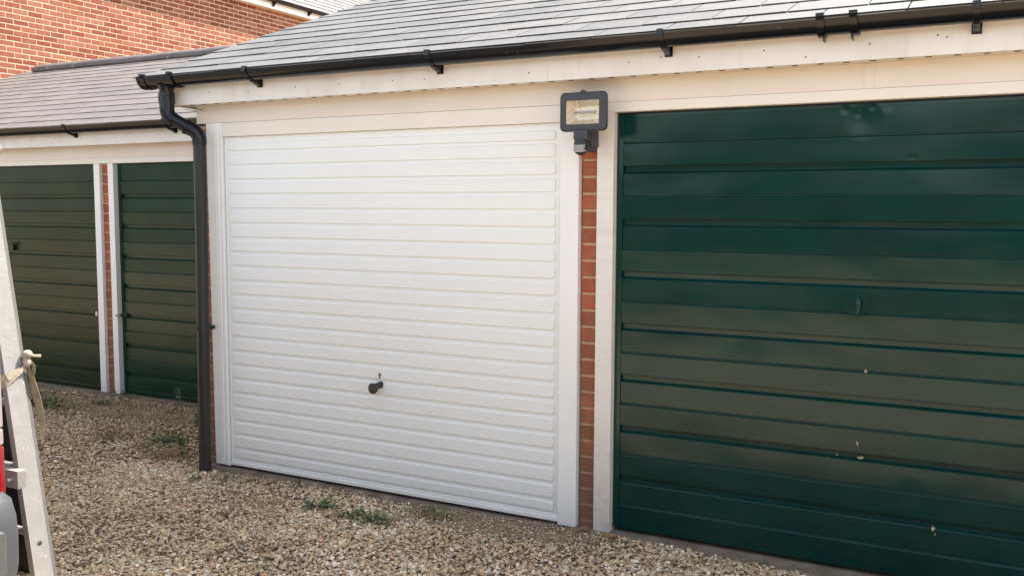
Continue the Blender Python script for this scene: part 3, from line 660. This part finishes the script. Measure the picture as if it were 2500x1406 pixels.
# ================================================================== FLOODLIGHT
fl = root('floodlight', (2.19, .03, 1.70), 'dark grey security floodlight with motion sensor above the brick pier', 'floodlight')
LX0, LX1, LZ0, LZ1, LYF = 2.122, 2.337, 1.779, 1.942, -.150
def rrect(x0, x1, z0, z1, r, n=6, bow=0):
    pts = []
    for cx, cz, a0 in ((x1-r,z1-r,0),(x0+r,z1-r,90),(x0+r,z0+r,180),(x1-r,z0+r,270)):
        for i in range(n+1):
            a = R(a0+90*i/n); pts.append((cx+r*math.cos(a), cz+r*math.sin(a)))
    c = (x0+x1)/2; hw = (x1-x0)/2
    return [(x, z+(bow*(1-((x-c)/hw)**2)*(1 if z > (z0+z1)/2 else -1))) for x, z in pts]
def bridge(m, A, B):      # two rings of 3-D points
    n = len(A); m.add(A+B, [(i,(i+1)%n,n+(i+1)%n,n+i) for i in range(n)])
o_ = rrect(LX0,LX1,LZ0,LZ1,.020,bow=.004); oi = rrect(LX0+.006,LX1-.006,LZ0+.006,LZ1-.006,.016,bow=.004)
ii = rrect(LX0+.030,LX1-.031,LZ0+.029,LZ1-.034,.003,bow=.003)
bk = rrect(LX0+.045,LX1-.045,LZ0+.03,LZ1-.03,.02)
m = MB(); T3 = lambda pts, y: [(p[0], y, p[1]) for p in pts]
bridge(m, T3(ii,LYF+.004), T3(ii,LYF-.001)); bridge(m, T3(ii,LYF-.001), T3(oi,LYF)); bridge(m, T3(oi,LYF), T3(o_,LYF+.006)); bridge(m, T3(o_,LYF+.006), T3(o_,LYF+.022)); bridge(m, T3(o_,LYF+.022), T3(bk,LYF+.085))
m.add(T3(bk,LYF+.085), [tuple(range(len(bk)))])
hd = m.build('lamp_housing', M['lamp_body'], fl, smooth=True, angle=45)
MB().tube([(2.228,LYF-.002,LZ1-.008),(2.228,LYF+.01,LZ1-.008)], .007, 16).build('screw', M['lamp_dark'], hd, smooth=True, angle=40)
MB().tube([(2.228,LYF+.002,LZ1+.001),(2.228,LYF+.02,LZ1+.001)], .010, 16).build('screw_boss', M['lamp_body'], hd, smooth=True, angle=40)
rf = bpy.data.materials.new('hammered_reflector'); rf.use_nodes = True; nt = rf.node_tree; b = nt.nodes['Principled BSDF']
b.inputs['Metallic'].default_value = .9; b.inputs['Roughness'].default_value = .2; b.inputs['Base Color'].default_value = (.92,.83,.68,1)
v = node(nt,'ShaderNodeTexVoronoi'); v.inputs['Scale'].default_value = 190; mpn = node(nt,'ShaderNodeMapping'); mpn.inputs['Scale'].default_value = (.6,1,1.6); mpn.inputs['Rotation'].default_value = (0,.35,0)
gq = node(nt,'ShaderNodeNewGeometry'); nt.links.new(gq.outputs['Position'], mpn.inputs[0]); nt.links.new(mpn.outputs[0], v.inputs['Vector'])
bq = node(nt,'ShaderNodeBump'); bq.inputs['Distance'].default_value = .0018; nt.links.new(v.outputs[0], bq.inputs['Height']); nt.links.new(bq.outputs[0], b.inputs['Normal'])
rq = node(nt,'ShaderNodeValToRGB'); rq.color_ramp.elements[0].color = (1,.93,.78,1); rq.color_ramp.elements[1].color = (.70,.64,.52,1); rq.color_ramp.elements[0].position = .25; rq.color_ramp.elements[1].position = .75  # highlights and shade of the hammered dimples put into the colour
nt.links.new(v.outputs[0], rq.inputs[0]); nt.links.new(rq.outputs[0], b.inputs['Base Color'])
m = MB(); a0, a1, c0, c1 = LX0+.028, LX1-.029, LZ0+.027, LZ1-.031; yb_, yf_ = LYF+.055, LYF+.004
zc = (c0+c1)/2
m.add([(a0,yf_,c0),(a1,yf_,c0),(a1,yf_,c1),(a0,yf_,c1),(a0+.028,yb_,zc-.028),(a1-.028,yb_,zc-.028),(a1-.028,yb_,zc+.026),(a0+.028,yb_,zc+.026)],
      [(0,1,5,4),(1,2,6,5),(2,3,7,6),(3,0,4,7),(4,5,6,7)])
m.build('reflector', rf, hd)
MB().tube([(a0+.03,yb_-.02,zc+.002),(a1-.03,yb_-.02,zc+.002)], .0045, 12).build('bulb', M['sensor'], hd, smooth=True)
gl = bpy.data.materials.new('lamp_glass'); gl.use_nodes = True; gb_ = gl.node_tree.nodes['Principled BSDF']; gb_.inputs['Transmission Weight'].default_value = 1; gb_.inputs['Roughness'].default_value = .03; gb_.inputs['IOR'].default_value = 1.2; gb_.inputs['Base Color'].default_value = (1,.99,.96,1)
MB().box(a0,a1,LYF+.0015,LYF+.0035,c0,c1).build('glass', gl, hd)
cx = 2.205
m = MB(); m.box(cx+.010,cx+.038,-.085,.034,1.715,1.80); m.build('bracket_arm', M['lamp_body'], fl, bevel=.006)
MB().box(2.185,2.242,.002,.034,1.700,1.79).build('back_plate', M['lamp_body'], fl, bevel=.006)
m = MB(); m.box(cx-.016,cx+.050,-.158,-.088,1.738,1.785); sb = m.build('sensor_housing', M['lamp_body'], fl, bevel=.009, seg=3)
m = MB(); sc = (cx+.014,-.138)
m.tube([(sc[0],sc[1]+.006,1.745),(sc[0],sc[1]+.004,1.726),(sc[0],sc[1],1.700),(sc[0],sc[1],1.685),(sc[0],sc[1],1.676)], [.029,.0325,.032,.024,.008], 24)
m.build('sensor_cowl', M['lamp_dark'], sb, smooth=True, angle=60)
m = MB(); 
for k in range(3): m.tube([(sc[0]-.001,sc[1]-.006,1.692+k*.0105),(sc[0]-.001,sc[1]-.007,1.7005+k*.0105)], [.0288,.0292], 24)
m.build('sensor_lens', M['sensor'], sb, smooth=True, angle=50)

# twigs of an old nest poking out under the soffit
m = MB(); m.tube([(-.215,-.09,2.000),(-.16,-.055,1.990),(-.115,-.02,1.984)], .0035, 6); m.tube([(-.20,-.07,1.985),(-.15,-.03,1.978)], .002, 6); m.tube([(-.19,-.09,1.996),(-.14,-.05,1.984)], .002, 6)
tw = m.build('twig', M['twig'], smooth=True); tw['label'] = 'dry brown twigs poking out under the soffit beside the swan-neck pipe'; tw['category'] = 'twig'

# ================================================================== LADDER
LS = -.17
def lx(z): return .623+LS*z
ld = root('ladder', (.60,-1.6,-.03), 'weathered aluminium ladder leaning beside the van at the left edge', 'ladder')
def stile(xo, y0, y1, zt, th, mt, name, z0=-.03, flip=False):
    m = MB(); f = .0035      # channel section
    pr = [(0,y0),(0,y1),(-th,y1),(-th,y1-f),(-f,y1-f),(-f,y0+f),(-th,y0+f),(-th,y0)]
    if flip: pr = [(-th-a, b_) for a, b_ in pr]
    A = [(lx(z0)+xo+a, b_, z0) for a, b_ in pr]; B = [(lx(zt)+xo+a, b_, zt) for a, b_ in pr]; n = len(pr)
    m.add(A+B, [(i,(i+1)%n,n+(i+1)%n,n+i) for i in range(n)]+[tuple(range(n))[::-1], tuple(range(n,2*n))])
    return m.build(name, mt, ld, bevel=.0012)
st = stile(0, -1.637, -1.561, 1.62, .030, M['alu'], 'stile'); stile(-.36, -1.637, -1.561, 1.9, .030, M['alu'], 'stile', flip=True)
s2 = stile(-.010, -1.5595, -1.540, 1.60, .026, M['alu_dark'], 'rear_stile'); stile(-.345, -1.5595, -1.50, 1.9, .026, M['alu_dark'], 'rear_stile', flip=True)
for z in [.19+.25*k for k in range(6)]:
    MB().tube([(lx(z)-.004,-1.6,z),(lx(z)-.386,-1.6,z-.0)], .015, 12).build('rung', M['alu'], ld, smooth=True, angle=50)
m = MB(); zz = .155; n = 18
for rr, xx in ((.011,.0015),(.0055,.002)): m.tube([(lx(zz)-.002,-1.598,zz),(lx(zz)+xx,-1.598,zz)], rr, n)
rv = m.build('rivet', M['alu_dark'], st, smooth=True, angle=40)
MB().tube([(lx(zz)+.001,-1.598,zz),(lx(zz)+.0026,-1.598,zz)], .0045, 14).build('rivet_hole', M['van_black'], st)
m = MB(); bz = .420; bx = .588
m.box(bx-.12,bx, -1.672,-1.667, bz-.034,bz+.034); m.box(bx-.12,bx, -1.668,-1.637, bz+.028,bz+.0335); m.box(bx-.006,bx,-1.668,-1.637,bz-.034,bz+.0275)
bkt = m.build('mounting_bracket', M['alu'], ld, bevel=.001)
m = MB(); m.tube([(bx-.036,-1.672,bz+.0),(bx-.036,-1.690,bz)], [.009,.007], 8); m.tube([(bx-.050,-1.672,bz-.006),(bx-.050,-1.684,bz-.006)], [.006,.005], 8); m.build('bolt', M['steel'], bkt, smooth=True, angle=40)
# black board between van and ladder
bd = MB().prism([(-.3,-.03),(.455,-.03),(.405,.38),(.335,.78),(-.3,.78)], -1.53, -1.518, 'y').build('board', M['board'], origin=(.1,-1.524,-.03), bevel=.002)
bd['label'] = 'black board standing behind the ladder rungs, next to the van'; bd['category'] = 'board'
# webbing strap knotted round the stile
sp = root('strap', (.49,-1.60,.80), 'cream webbing strap knotted round the ladder stile with a loose end hanging', 'strap')
def ribbon(pts, w, t, wdir):
    m = MB(); vs = []; n = len(pts)
    for i, (p, ww) in enumerate(zip(pts, w)):
        p = Vector(p); tg = (Vector(pts[min(i+1,n-1)])-Vector(pts[max(i-1,0)])).normalized(); wd_ = Vector(wdir[i] if isinstance(wdir, list) else wdir); wd_ = (wd_-tg*wd_.dot(tg)).normalized(); nn = tg.cross(wd_)
        for a, b_ in ((-1,-1),(1,-1),(1,1),(-1,1)): vs.append(p+wd_*a*ww/2+nn*b_*t/2)
    fs = [(i*4+k, i*4+(k+1)%4, (i+1)*4+(k+1)%4, (i+1)*4+k) for i in range(n-1) for k in range(4)]+[(3,2,1,0),tuple((n-1)*4+k for k in range(4))]
    return m.add(vs, fs)
za = .800
X = lx(za)
ribbon([(X-.34,-1.655,za-.022),(X-.10,-1.650,za-.014),(X-.012,-1.645,za-.008),(X+.006,-1.632,za-.002),(X+.008,-1.60,za+.012),(X+.007,-1.570,za+.022),(X+.002,-1.552,za+.028)], [.036,.036,.034,.030,.024,.020,.018], .0025, (0,0,1)).build('band', M['webbing'], sp, smooth=True, angle=30)
ribbon([(X-.02,-1.648,za-.030),(X+.004,-1.636,za-.026),(X+.010,-1.60,za+.0),(X+.010,-1.572,za+.020),(X+.004,-1.555,za+.035)], [.030,.022,.016,.016,.018], .003, (0,0,1)).build('band', M['webbing'], sp, smooth=True, angle=30)
def blob(c, r, seed, sq=(1,1,1), twist=.3):
    bm = bmesh.new(); bmesh.ops.create_icosphere(bm, subdivisions=3, radius=1); m = MB()
    vv = [(c[0]+v.co.x*r*sq[0]*(1+twist*noise.noise(v.co*1.8+Vector((seed,0,0)))), c[1]+v.co.y*r*sq[1]*(1+twist*noise.noise(v.co*1.8+Vector((0,seed,0)))), c[2]+v.co.z*r*sq[2]*(1+twist*noise.noise(v.co*1.8+Vector((0,0,seed))))) for v in bm.verts]
    m.add(vv, [[q.index for q in f.verts] for f in bm.faces]); bm.free(); return m
m = blob((X+.005,-1.545,za+.076), .020, 2, (1,.9,.85)); q = blob((X+.004,-1.548,za+.046), .019, 5, (.9,.8,1.2)); m.add(q.v, q.f)
m.tube([(X+.004,-1.54,za+.072),(X+.015,-1.515,za+.066),(X+.02,-1.500,za+.064)], [.006,.006,.007], 10)
m.build('knot', M['webbing'], sp, smooth=True, angle=80)
ribbon([(X+.002,-1.545,za+.03),(X+.006,-1.532,za-.02),(X+.014,-1.520,za-.09),(X+.026,-1.513,za-.16),(X+.036,-1.515,za-.22),(X+.044,-1.522,za-.27)], [.016,.024,.026,.024,.018,.010], .003, [(1,.3,0)]*2+[(.8,.6,0)]*2+[(.6,.8,0)]*2).build('loose_end', M['webbing_old'], sp, smooth=True, angle=30)
ribbon([(X+.012,-1.545,za+.06),(X+.018,-1.530,za+.03),(X+.016,-1.528,za-.0),(X+.008,-1.532,za-.02)], [.010,.014,.012,.006], .002, (1,.4,0)).build('loop', M['webbing_old'], sp, smooth=True, angle=30)

# ================================================================== VAN (its rear corner stands at the left edge of the frame)
van = root('van', (-1.5,-2.6,-.03), 'silver-grey van with red tail lamp, rear corner at the left edge', 'van')
VX, VY = .676, -1.765      # rear face, side nearest the garages
W2 = 1.70
def section(x, s):         # body cross-section (y,z), s scales inset
    yl, yr = VY-W2+.02*s, VY-.02*s
    return [(yr-.03,.42),(yr-.004,.50),(yr,.80),(yr-.012,1.02),(yr-.07,1.45),(yr-.13,1.72),(yr-.26,1.80),(yl+.26,1.80),(yl+.13,1.72),(yl+.07,1.45),(yl+.012,1.02),(yl,.80),(yl+.004,.50),(yl+.03,.42)]
st_ = [(VX-.10,1.0),(VX-.13,.4),(VX-.5,0),(-1.9,0),(-2.35,.6)]
rings = [[(x-(.10 if z > 1.2 and k < 2 else 0)*(z-1.2), y, z) for y, z in section(x,s)] for k, (x, s) in enumerate(st_)]
rings += [[(-2.55, y, min(z,1.12)) for y, z in section(0,1)], [(-3.35, y, min(z,.98)) for y, z in section(0,2.5)], [(-3.5, y, min(z,.80)) for y, z in section(0,5)]]
m = MB(); n = len(rings[0])
for a, c in zip(rings[:-1], rings[1:]): bridge(m, a, c)
m.add(rings[0], [tuple(range(n))]); m.add(rings[-1], [tuple(range(n))[::-1]])
m.build('body', M['van_body'], van, smooth=True, angle=35)
# tailgate glass, side windows, lamps, bumper, wheels
MB().prism([(VY-.18,1.05),(VY-W2+.18,1.05),(VY-W2+.24,1.60),(VY-.24,1.60)], VX-.165, VX-.095).build('rear_window', M['glass_dark'], van, bevel=.01)
MB().box(-1.75,-.2,VY-.10,VY-.045,1.10,1.55).build('side_window', M['glass_dark'], van, bevel=.02)
def loft_lamp(sgn, z0, z1, name, mt):
    yc = VY if sgn > 0 else VY-W2
    pr = [(VX-.20,yc+.003*sgn),(VX-.06,yc+.004*sgn),(VX+.010,yc-.018*sgn),(VX+.030,yc-.055*sgn),(VX+.026,yc-.15*sgn),(VX-.10,yc-.16*sgn),(VX-.20,yc-.05*sgn)]
    return MB().prism(pr, z0, z1, 'z').build(name, mt, tl, bevel=.008, seg=3)
for sgn in (1,-1):
    yc = VY if sgn > 0 else VY-W2
    tl = MB().prism([(VX-.22,yc+.001*sgn),(VX-.06,yc+.001*sgn),(VX,yc-.03*sgn),(VX+.012,yc-.16*sgn),(VX-.22,yc-.16*sgn)], .40, 1.13, 'z').build('tail_lamp', M['van_black'], van, bevel=.006)
    loft_lamp(sgn, .415, .592, 'red_lens', M['lamp_red']); loft_lamp(sgn, .596, .655, 'clear_lens', M['lamp_clear']); loft_lamp(sgn, .659, 1.12, 'clear_lens', M['lamp_clear'])
# bumper: swept section round the corner
path = [(VX-.80,VY+.012),(VX-.35,VY+.020),(VX-.08,VY+.020),(VX+.045,VY-.002),(VX+.108,VY-.050),(VX+.135,VY-.14),(VX+.150,VY-.45),(VX+.155,VY-W2/2)]
path = path+[(x,2*VY-W2-y) for x, y in path[::-1][1:]]
sec = [(-.10,.435),(-.045,.432),(-.018,.405),(-.004,.34),(0,.27),(-.002,.16),(-.02,.06),(-.05,.02),(-.12,.02)]
vs = []; n = len(path)
for i, (x, y) in enumerate(path):
    a = Vector(path[max(i-1,0)]); c = Vector(path[min(i+1,n-1)]); t = (c-a).normalized(); nr = Vector((-t.y, t.x))
    if nr.dot(Vector((x-(VX-.9), y-(VY-W2/2)))) < 0: nr = -nr
    for d, z in sec: vs.append((x+nr.x*d, y+nr.y*d, z))
k = len(sec); m = MB().add(vs, [(i*k+j, i*k+j+1, (i+1)*k+j+1, (i+1)*k+j) for i in range(n-1) for j in range(k-1)])
bmp = m.build('bumper', M['van_paint'], van, smooth=True, angle=60)
m = MB().prism([(p[0],p[1]) for p in rrect(VY-.40, VY-.115, .165, .330, .02)], VX+.06, VX+.150, 'x'); m.build('bumper_pad', M['grey_plastic'], bmp, bevel=.008, seg=3)
MB().tube([(VX+.145,VY-.170,.275),(VX+.1515,VY-.170,.275)], .020, 20).build('bumper_recess', M['van_black'], bmp)
MB().box(-3.3,VX-.15,VY-W2+.12,VY-.12,.14,.45).build('underbody', M['van_black'], van)
def wheel(x, y):
    s = 1 if y > VY-W2/2 else -1
    t = MB().tube([(x,y-s*.18,.27),(x,y-s*.175,.27),(x,y-s*.02,.27),(x,y,.27)], [.28,.30,.30,.275], 40).build('wheel', M['rubber'], van, smooth=True, angle=40)
    m = MB().tube([(x,y-s*.03,.27),(x,y+s*.002,.27),(x,y+s*.006,.27)], [.20,.19,.06], 30)
    m.build('rim', M['alu_dark'], t, smooth=True, angle=40)
for wx in (-.25,-2.75):
    wheel(wx, VY-.02); wheel(wx, VY-W2+.02)
# roof bar with coiled ring end, just touching the frame edge
m = MB(); 
for x in (-.30,-1.5): m = MB(); m.tube([(x,VY-.18,1.86),(x,VY-W2+.18,1.86)], .016, 10); m.box(x-.02,x+.02,VY-.24,VY-.20,1.77,1.86); m.box(x-.02,x+.02,VY-W2+.2,VY-W2+.24,1.77,1.86); m.build('roof_bar', M['alu_dark'], van, smooth=True, angle=40)
# pulley ring hooked on the ladder top
pr = root('pulley', (.425,-1.60,1.64), 'round metal pulley cheek at the left edge above the ladder', 'pulley')
m = MB(); c0_ = Vector((.437,-1.60,1.665)); pts = []
for i in range(25): a = 2*math.pi*i/24; pts.append((c0_.x+.022*math.cos(a), c0_.y, c0_.z+.024*math.sin(a)))
m.tube(pts, .005, 8); m.build('rim', M['alu'], pr, smooth=True)
m = MB().tube([(.437,-1.592,1.665),(.437,-1.604,1.665)], .021, 24); m.build('cheek_plate', M['alu'], pr, smooth=True, angle=40)
m = MB(); pts = []
for i in range(19): a = -math.pi*.6+1.2*math.pi*i/18; pts.append((.434+.012*math.cos(a), -1.607, 1.665+.017*math.sin(a)))
m.tube(pts, .0022, 6); m.build('hook', M['rust'], pr, smooth=True)
MB().box(.405,.425,-1.607,-1.595,1.58,1.66).build('strop', M['webbing'], pr)

# ================================================================== WEEDS, LEAVES
def blade(m, x, y, z, az, ln, w_, lean, curl, seg=4):
    d = Vector((math.cos(az), math.sin(az), 0)); sd = Vector((-d.y, d.x, 0)); vs = []; p = Vector((x,y,z)); el = math.pi/2-lean
    for i in range(seg+1):
        t = i/seg; ww = w_*(1-t)**.7*.5+.0002; vs += [p+sd*ww, p-sd*ww]
        p = p+(d*math.cos(el)+Vector((0,0,1))*math.sin(el))*ln/seg; el -= curl/seg
    m.add(vs, [(2*i,2*i+1,2*i+3,2*i+2) for i in range(seg)])
def leaf(m, x, y, z, az, ln, w_, el0, curl, lobes=0, seg=8):
    d = Vector((math.cos(az), math.sin(az), 0)); sd = Vector((-d.y, d.x, 0)); vs = []; p = Vector((x,y,z)); el = el0
    for i in range(seg+1):
        t = i/seg; ww = w_*math.sin(math.pi*min(1,t*.9+.08))**.8*(1-.45*lobes*(i % 2)); nrm = Vector((0,0,1))
        vs += [p+sd*ww*.5+nrm*ww*.12, p, p-sd*ww*.5+nrm*ww*.12]
        p = p+(d*math.cos(el)+Vector((0,0,1))*math.sin(el))*ln/seg; el -= curl/seg
    m.add(vs, [(3*i,3*i+1,3*i+4,3*i+3) for i in range(seg)]+[(3*i+1,3*i+2,3*i+5,3*i+4) for i in range(seg)])
def weed(kind, x, y, size, label, mt, n, cat='weed', grp=None, sx=1, sy=1, seed=0):
    rs = random.Random(seed+int(x*97)); m = MB(); z = gh(x,y)+.004
    for k in range(n):
        az = rs.uniform(0,6.283); px_, py_ = x+rs.gauss(0,size*.32)*sx, y+rs.gauss(0,size*.32)*sy
        if kind == 'rosette': leaf(m, x+.008*math.cos(az), y+.008*math.sin(az), z+.014, az, size*rs.uniform(.7,1.1), size*.27, rs.uniform(.30,.8), rs.uniform(.4,.9), lobes=.8)
        elif kind == 'tuft': blade(m, px_, py_, z, az, size*rs.uniform(.3,.8), .0035, rs.uniform(.2,1.0), rs.uniform(.2,1.0))
        elif kind == 'low': leaf(m, px_, py_, z+rs.uniform(.006,.03), az, size*rs.uniform(.12,.28), size*.09, rs.uniform(.1,1.1), .6)
        elif kind == 'dry': blade(m, px_, py_, z+rs.uniform(0,.012), az, size*rs.uniform(.3,.8), .0026, rs.uniform(1.1,1.5), rs.uniform(-.1,.4))
        elif kind == 'stem':
            if k < 5:
                h = size*rs.uniform(.6,1); p2 = (x+rs.uniform(-.03,.03)*sx, y+rs.uniform(-.02,.02), z)
                tp = (p2[0]+math.cos(az)*h*.25, p2[1]+math.sin(az)*h*.2, z+h)
                m.tube([p2, ((p2[0]+tp[0])/2+.005, (p2[1]+tp[1])/2, z+h*.55), tp], [.0016,.0013,.0008], 5)
                for q in range(7):
                    t = .25+.75*q/6; a2 = rs.uniform(0,6.28); leaf(m, p2[0]+(tp[0]-p2[0])*t, p2[1]+(tp[1]-p2[1])*t, z+h*t, a2, size*.20, size*.075, rs.uniform(0,.8), .7)
    o = m.build(cat.replace(' ','_'), mt, origin=(x,y,z)); o['label'] = label; o['category'] = cat
    if grp: o['group'] = grp
    return o
WG = 'weeds growing through the gravel'
weed('rosette', .90, -.325, .098, 'dandelion-like rosette of toothed leaves in front of the white door', M['leaf'], 13, grp=WG)
weed('rosette', .965, -.31, .060, 'small second rosette touching the toothed-leaf rosette before the white door', M['leaf'], 8, grp=WG, seed=4)
weed('tuft', 1.30, -.335, .135, 'green grassy tuft on the gravel before the centre of the white door', M['leaf'], 110, grp=WG, sx=1.1)
weed('low', 1.20, -.34, .15, 'low mat of dull creeping weed left of the grassy tuft', M['grass'], 90, grp=WG, sx=1.6, sy=.6)
weed('low', .12, -.145, .12, 'small leafy weed just below the left corner of the white door', M['leaf'], 45, grp=WG)
weed('low', -.005, -.24, .10, 'tiny flat green weed in front of the foot of the downpipe', M['grass'], 34, grp=WG, sx=.6, sy=.6)
weed('low', .53, -.49, .09, 'lone dark green sprig in the open gravel left of the rosette', M['leaf'], 14, grp=WG)
weed('low', .60, -.115, .10, 'small dark weed against the threshold under the white door', M['leaf'], 26, grp=WG, sx=.7, sy=.7)
weed('low', 1.46, -.14, .12, 'grey-green creeping weed by the bare soil near the right of the white door', M['grass'], 90, grp=WG, sx=1.8, sy=.6)
weed('stem', -.92, .62, .16, 'upright leafy weed seen left of the downpipe half-way to the far doors', M['leaf'], 9, grp=WG)
weed('stem', -.42, .06, .20, 'tall thin-stemmed weed leaning just left of the downpipe foot', M['leaf'], 9, grp=WG, seed=7)
weed('dry', -.56, .03, .17, 'rusty brown patch of dead grass left of the downpipe foot', M['dry'], 300, 'dry grass', grp='dead grass patches', sx=1.5, sy=.7)
weed('dry', .64, -.40, .13, 'dead straw patch between the rosette and the lone sprig', M['dry'], 130, 'dry grass', grp='dead grass patches', sx=1.3, sy=.6)
weed('dry', 1.52, -.42, .11, 'small dead grass clump right of the grassy tuft', M['dry'], 50, 'dry grass', grp='dead grass patches')
weed('tuft', -.80, .06, .10, 'thin pale grass tuft left of the rusty dead grass', M['grass'], 55, grp=WG, sx=1.3)
weed('low', -.74, .22, .14, 'spreading green weed above the rusty dead grass', M['leaf'], 110, grp=WG, sx=1.5)
weed('low', -1.15, .12, .15, 'dark low weed at the far left of the dead grass', M['grass'], 45, grp=WG, sx=1.3)
weed('tuft', -2.50, .72, .10, 'grass tuft near the ladder in front of the faded green door', M['leaf'], 90, grp=WG, sx=1.3)
weed('low', -2.42, .55, .20, 'wide mat of green and straw weed in front of the faded green door', M['grass'], 170, grp=WG, sx=2.2, sy=.8)
weed('tuft', -2.08, .80, .085, 'grass tuft on the gravel below the far brick pier', M['leaf'], 80, grp=WG, sx=1.6)
weed('low', -2.12, 1.03, .12, 'bright green weed at the foot of the far white post', M['leaf'], 45, grp=WG)
weed('stem', -1.49, 1.02, .15, 'pale feathery weed against the far green door beside the downpipe', M['pale_leaf'], 9, grp=WG)
weed('low', -.25, -.55, .07, 'faint green seedling in the gravel before the downpipe', M['grass'], 14, grp=WG)
weed('low', 2.44, -.28, .08, 'bright small weed in the gravel below the green door corner', M['leaf'], 9, grp=WG)
weed('low', 2.93, .0, .06, 'tiny yellow-green weed at the gravel edge under the green door', M['leaf'], 8, grp=WG)
weed('stem', 3.36, -.03, .055, 'dried pale sprig against the green door bottom near the lower right', M['pale_leaf'], 7, grp=WG)
def fallen(x, y, s, label, mt, seed, cat='leaf'):
    rs = random.Random(seed); m = MB(); n = 14; z = gh(x,y)+.016; c = (x,y,z); vs = [c]
    for i in range(n):
        a = 2*math.pi*i/n; r = s*(.55+.45*abs(math.cos(a*2.5)))*rs.uniform(.8,1.1); vs.append((x+r*math.cos(a), y+r*.7*math.sin(a), z+rs.uniform(-.004,.010)))
    vs += [(a,b_,c_-.0012) for a, b_, c_ in vs]
    m.add(vs, [(0,1+i,1+(i+1)%n) for i in range(n)]+[(n+1,n+2+(i+1)%n,n+2+i) for i in range(n)]+[(1+i,n+2+i,n+2+(i+1)%n,1+(i+1)%n) for i in range(n)])
    o = m.build(cat, mt, origin=(x,y,z)); o['label'] = label; o['category'] = cat
fallen(2.355, .0-.075, .032, 'curled orange-brown dead leaf by the foot of the green door frame', M['dead_leaf'], 2)
bs = blob((2.215,-.045,gh(2.215,-.045)+.02), .020, 9, (1.2,.8,.6), .5).build('brick_fragment', M['pier_brick'], smooth=True, angle=40); bs['label'] = 'broken pink brick fragment at the foot of the brick pier'; bs['category'] = 'brick fragment'

# ================================================================== far side of the yard (out of view; hedge added to darken what the glossy doors mirror)
hm = MB(); rs = random.Random(21)
for k in range(15000):
    x = rs.uniform(-34,22); t = rs.random(); zz = rs.uniform(0,1)**.7*(2.5+.9*noise.noise(Vector((x*.5,0,0)))+(1.3 if x < -10 else 0)); y = -9.2+rs.uniform(-.6,.9)*(1-.3*zz/3.4)
    s = rs.uniform(.10,.24); c = Vector((x,y,zz)); a = Vector((rs.gauss(0,1),rs.gauss(0,1),rs.gauss(0,1))).normalized(); b_ = a.cross(Vector((rs.gauss(0,1),rs.gauss(0,1),rs.gauss(0,1)))).normalized()
    hm.add([c+a*s, c+b_*s*.6, c-a*s, c-b_*s*.6], [(0,1,2,3)])
hedge = hm.build('hedge', M['hedge']); hedge['label'] = 'unseen dark green hedge added across the yard for the doors to reflect'; hedge['category'] = 'hedge'
hcore = MB().box(-34,22,-9.5,-9.1,-.05,1.9).build('hedge_core', M['hedge'], hedge)
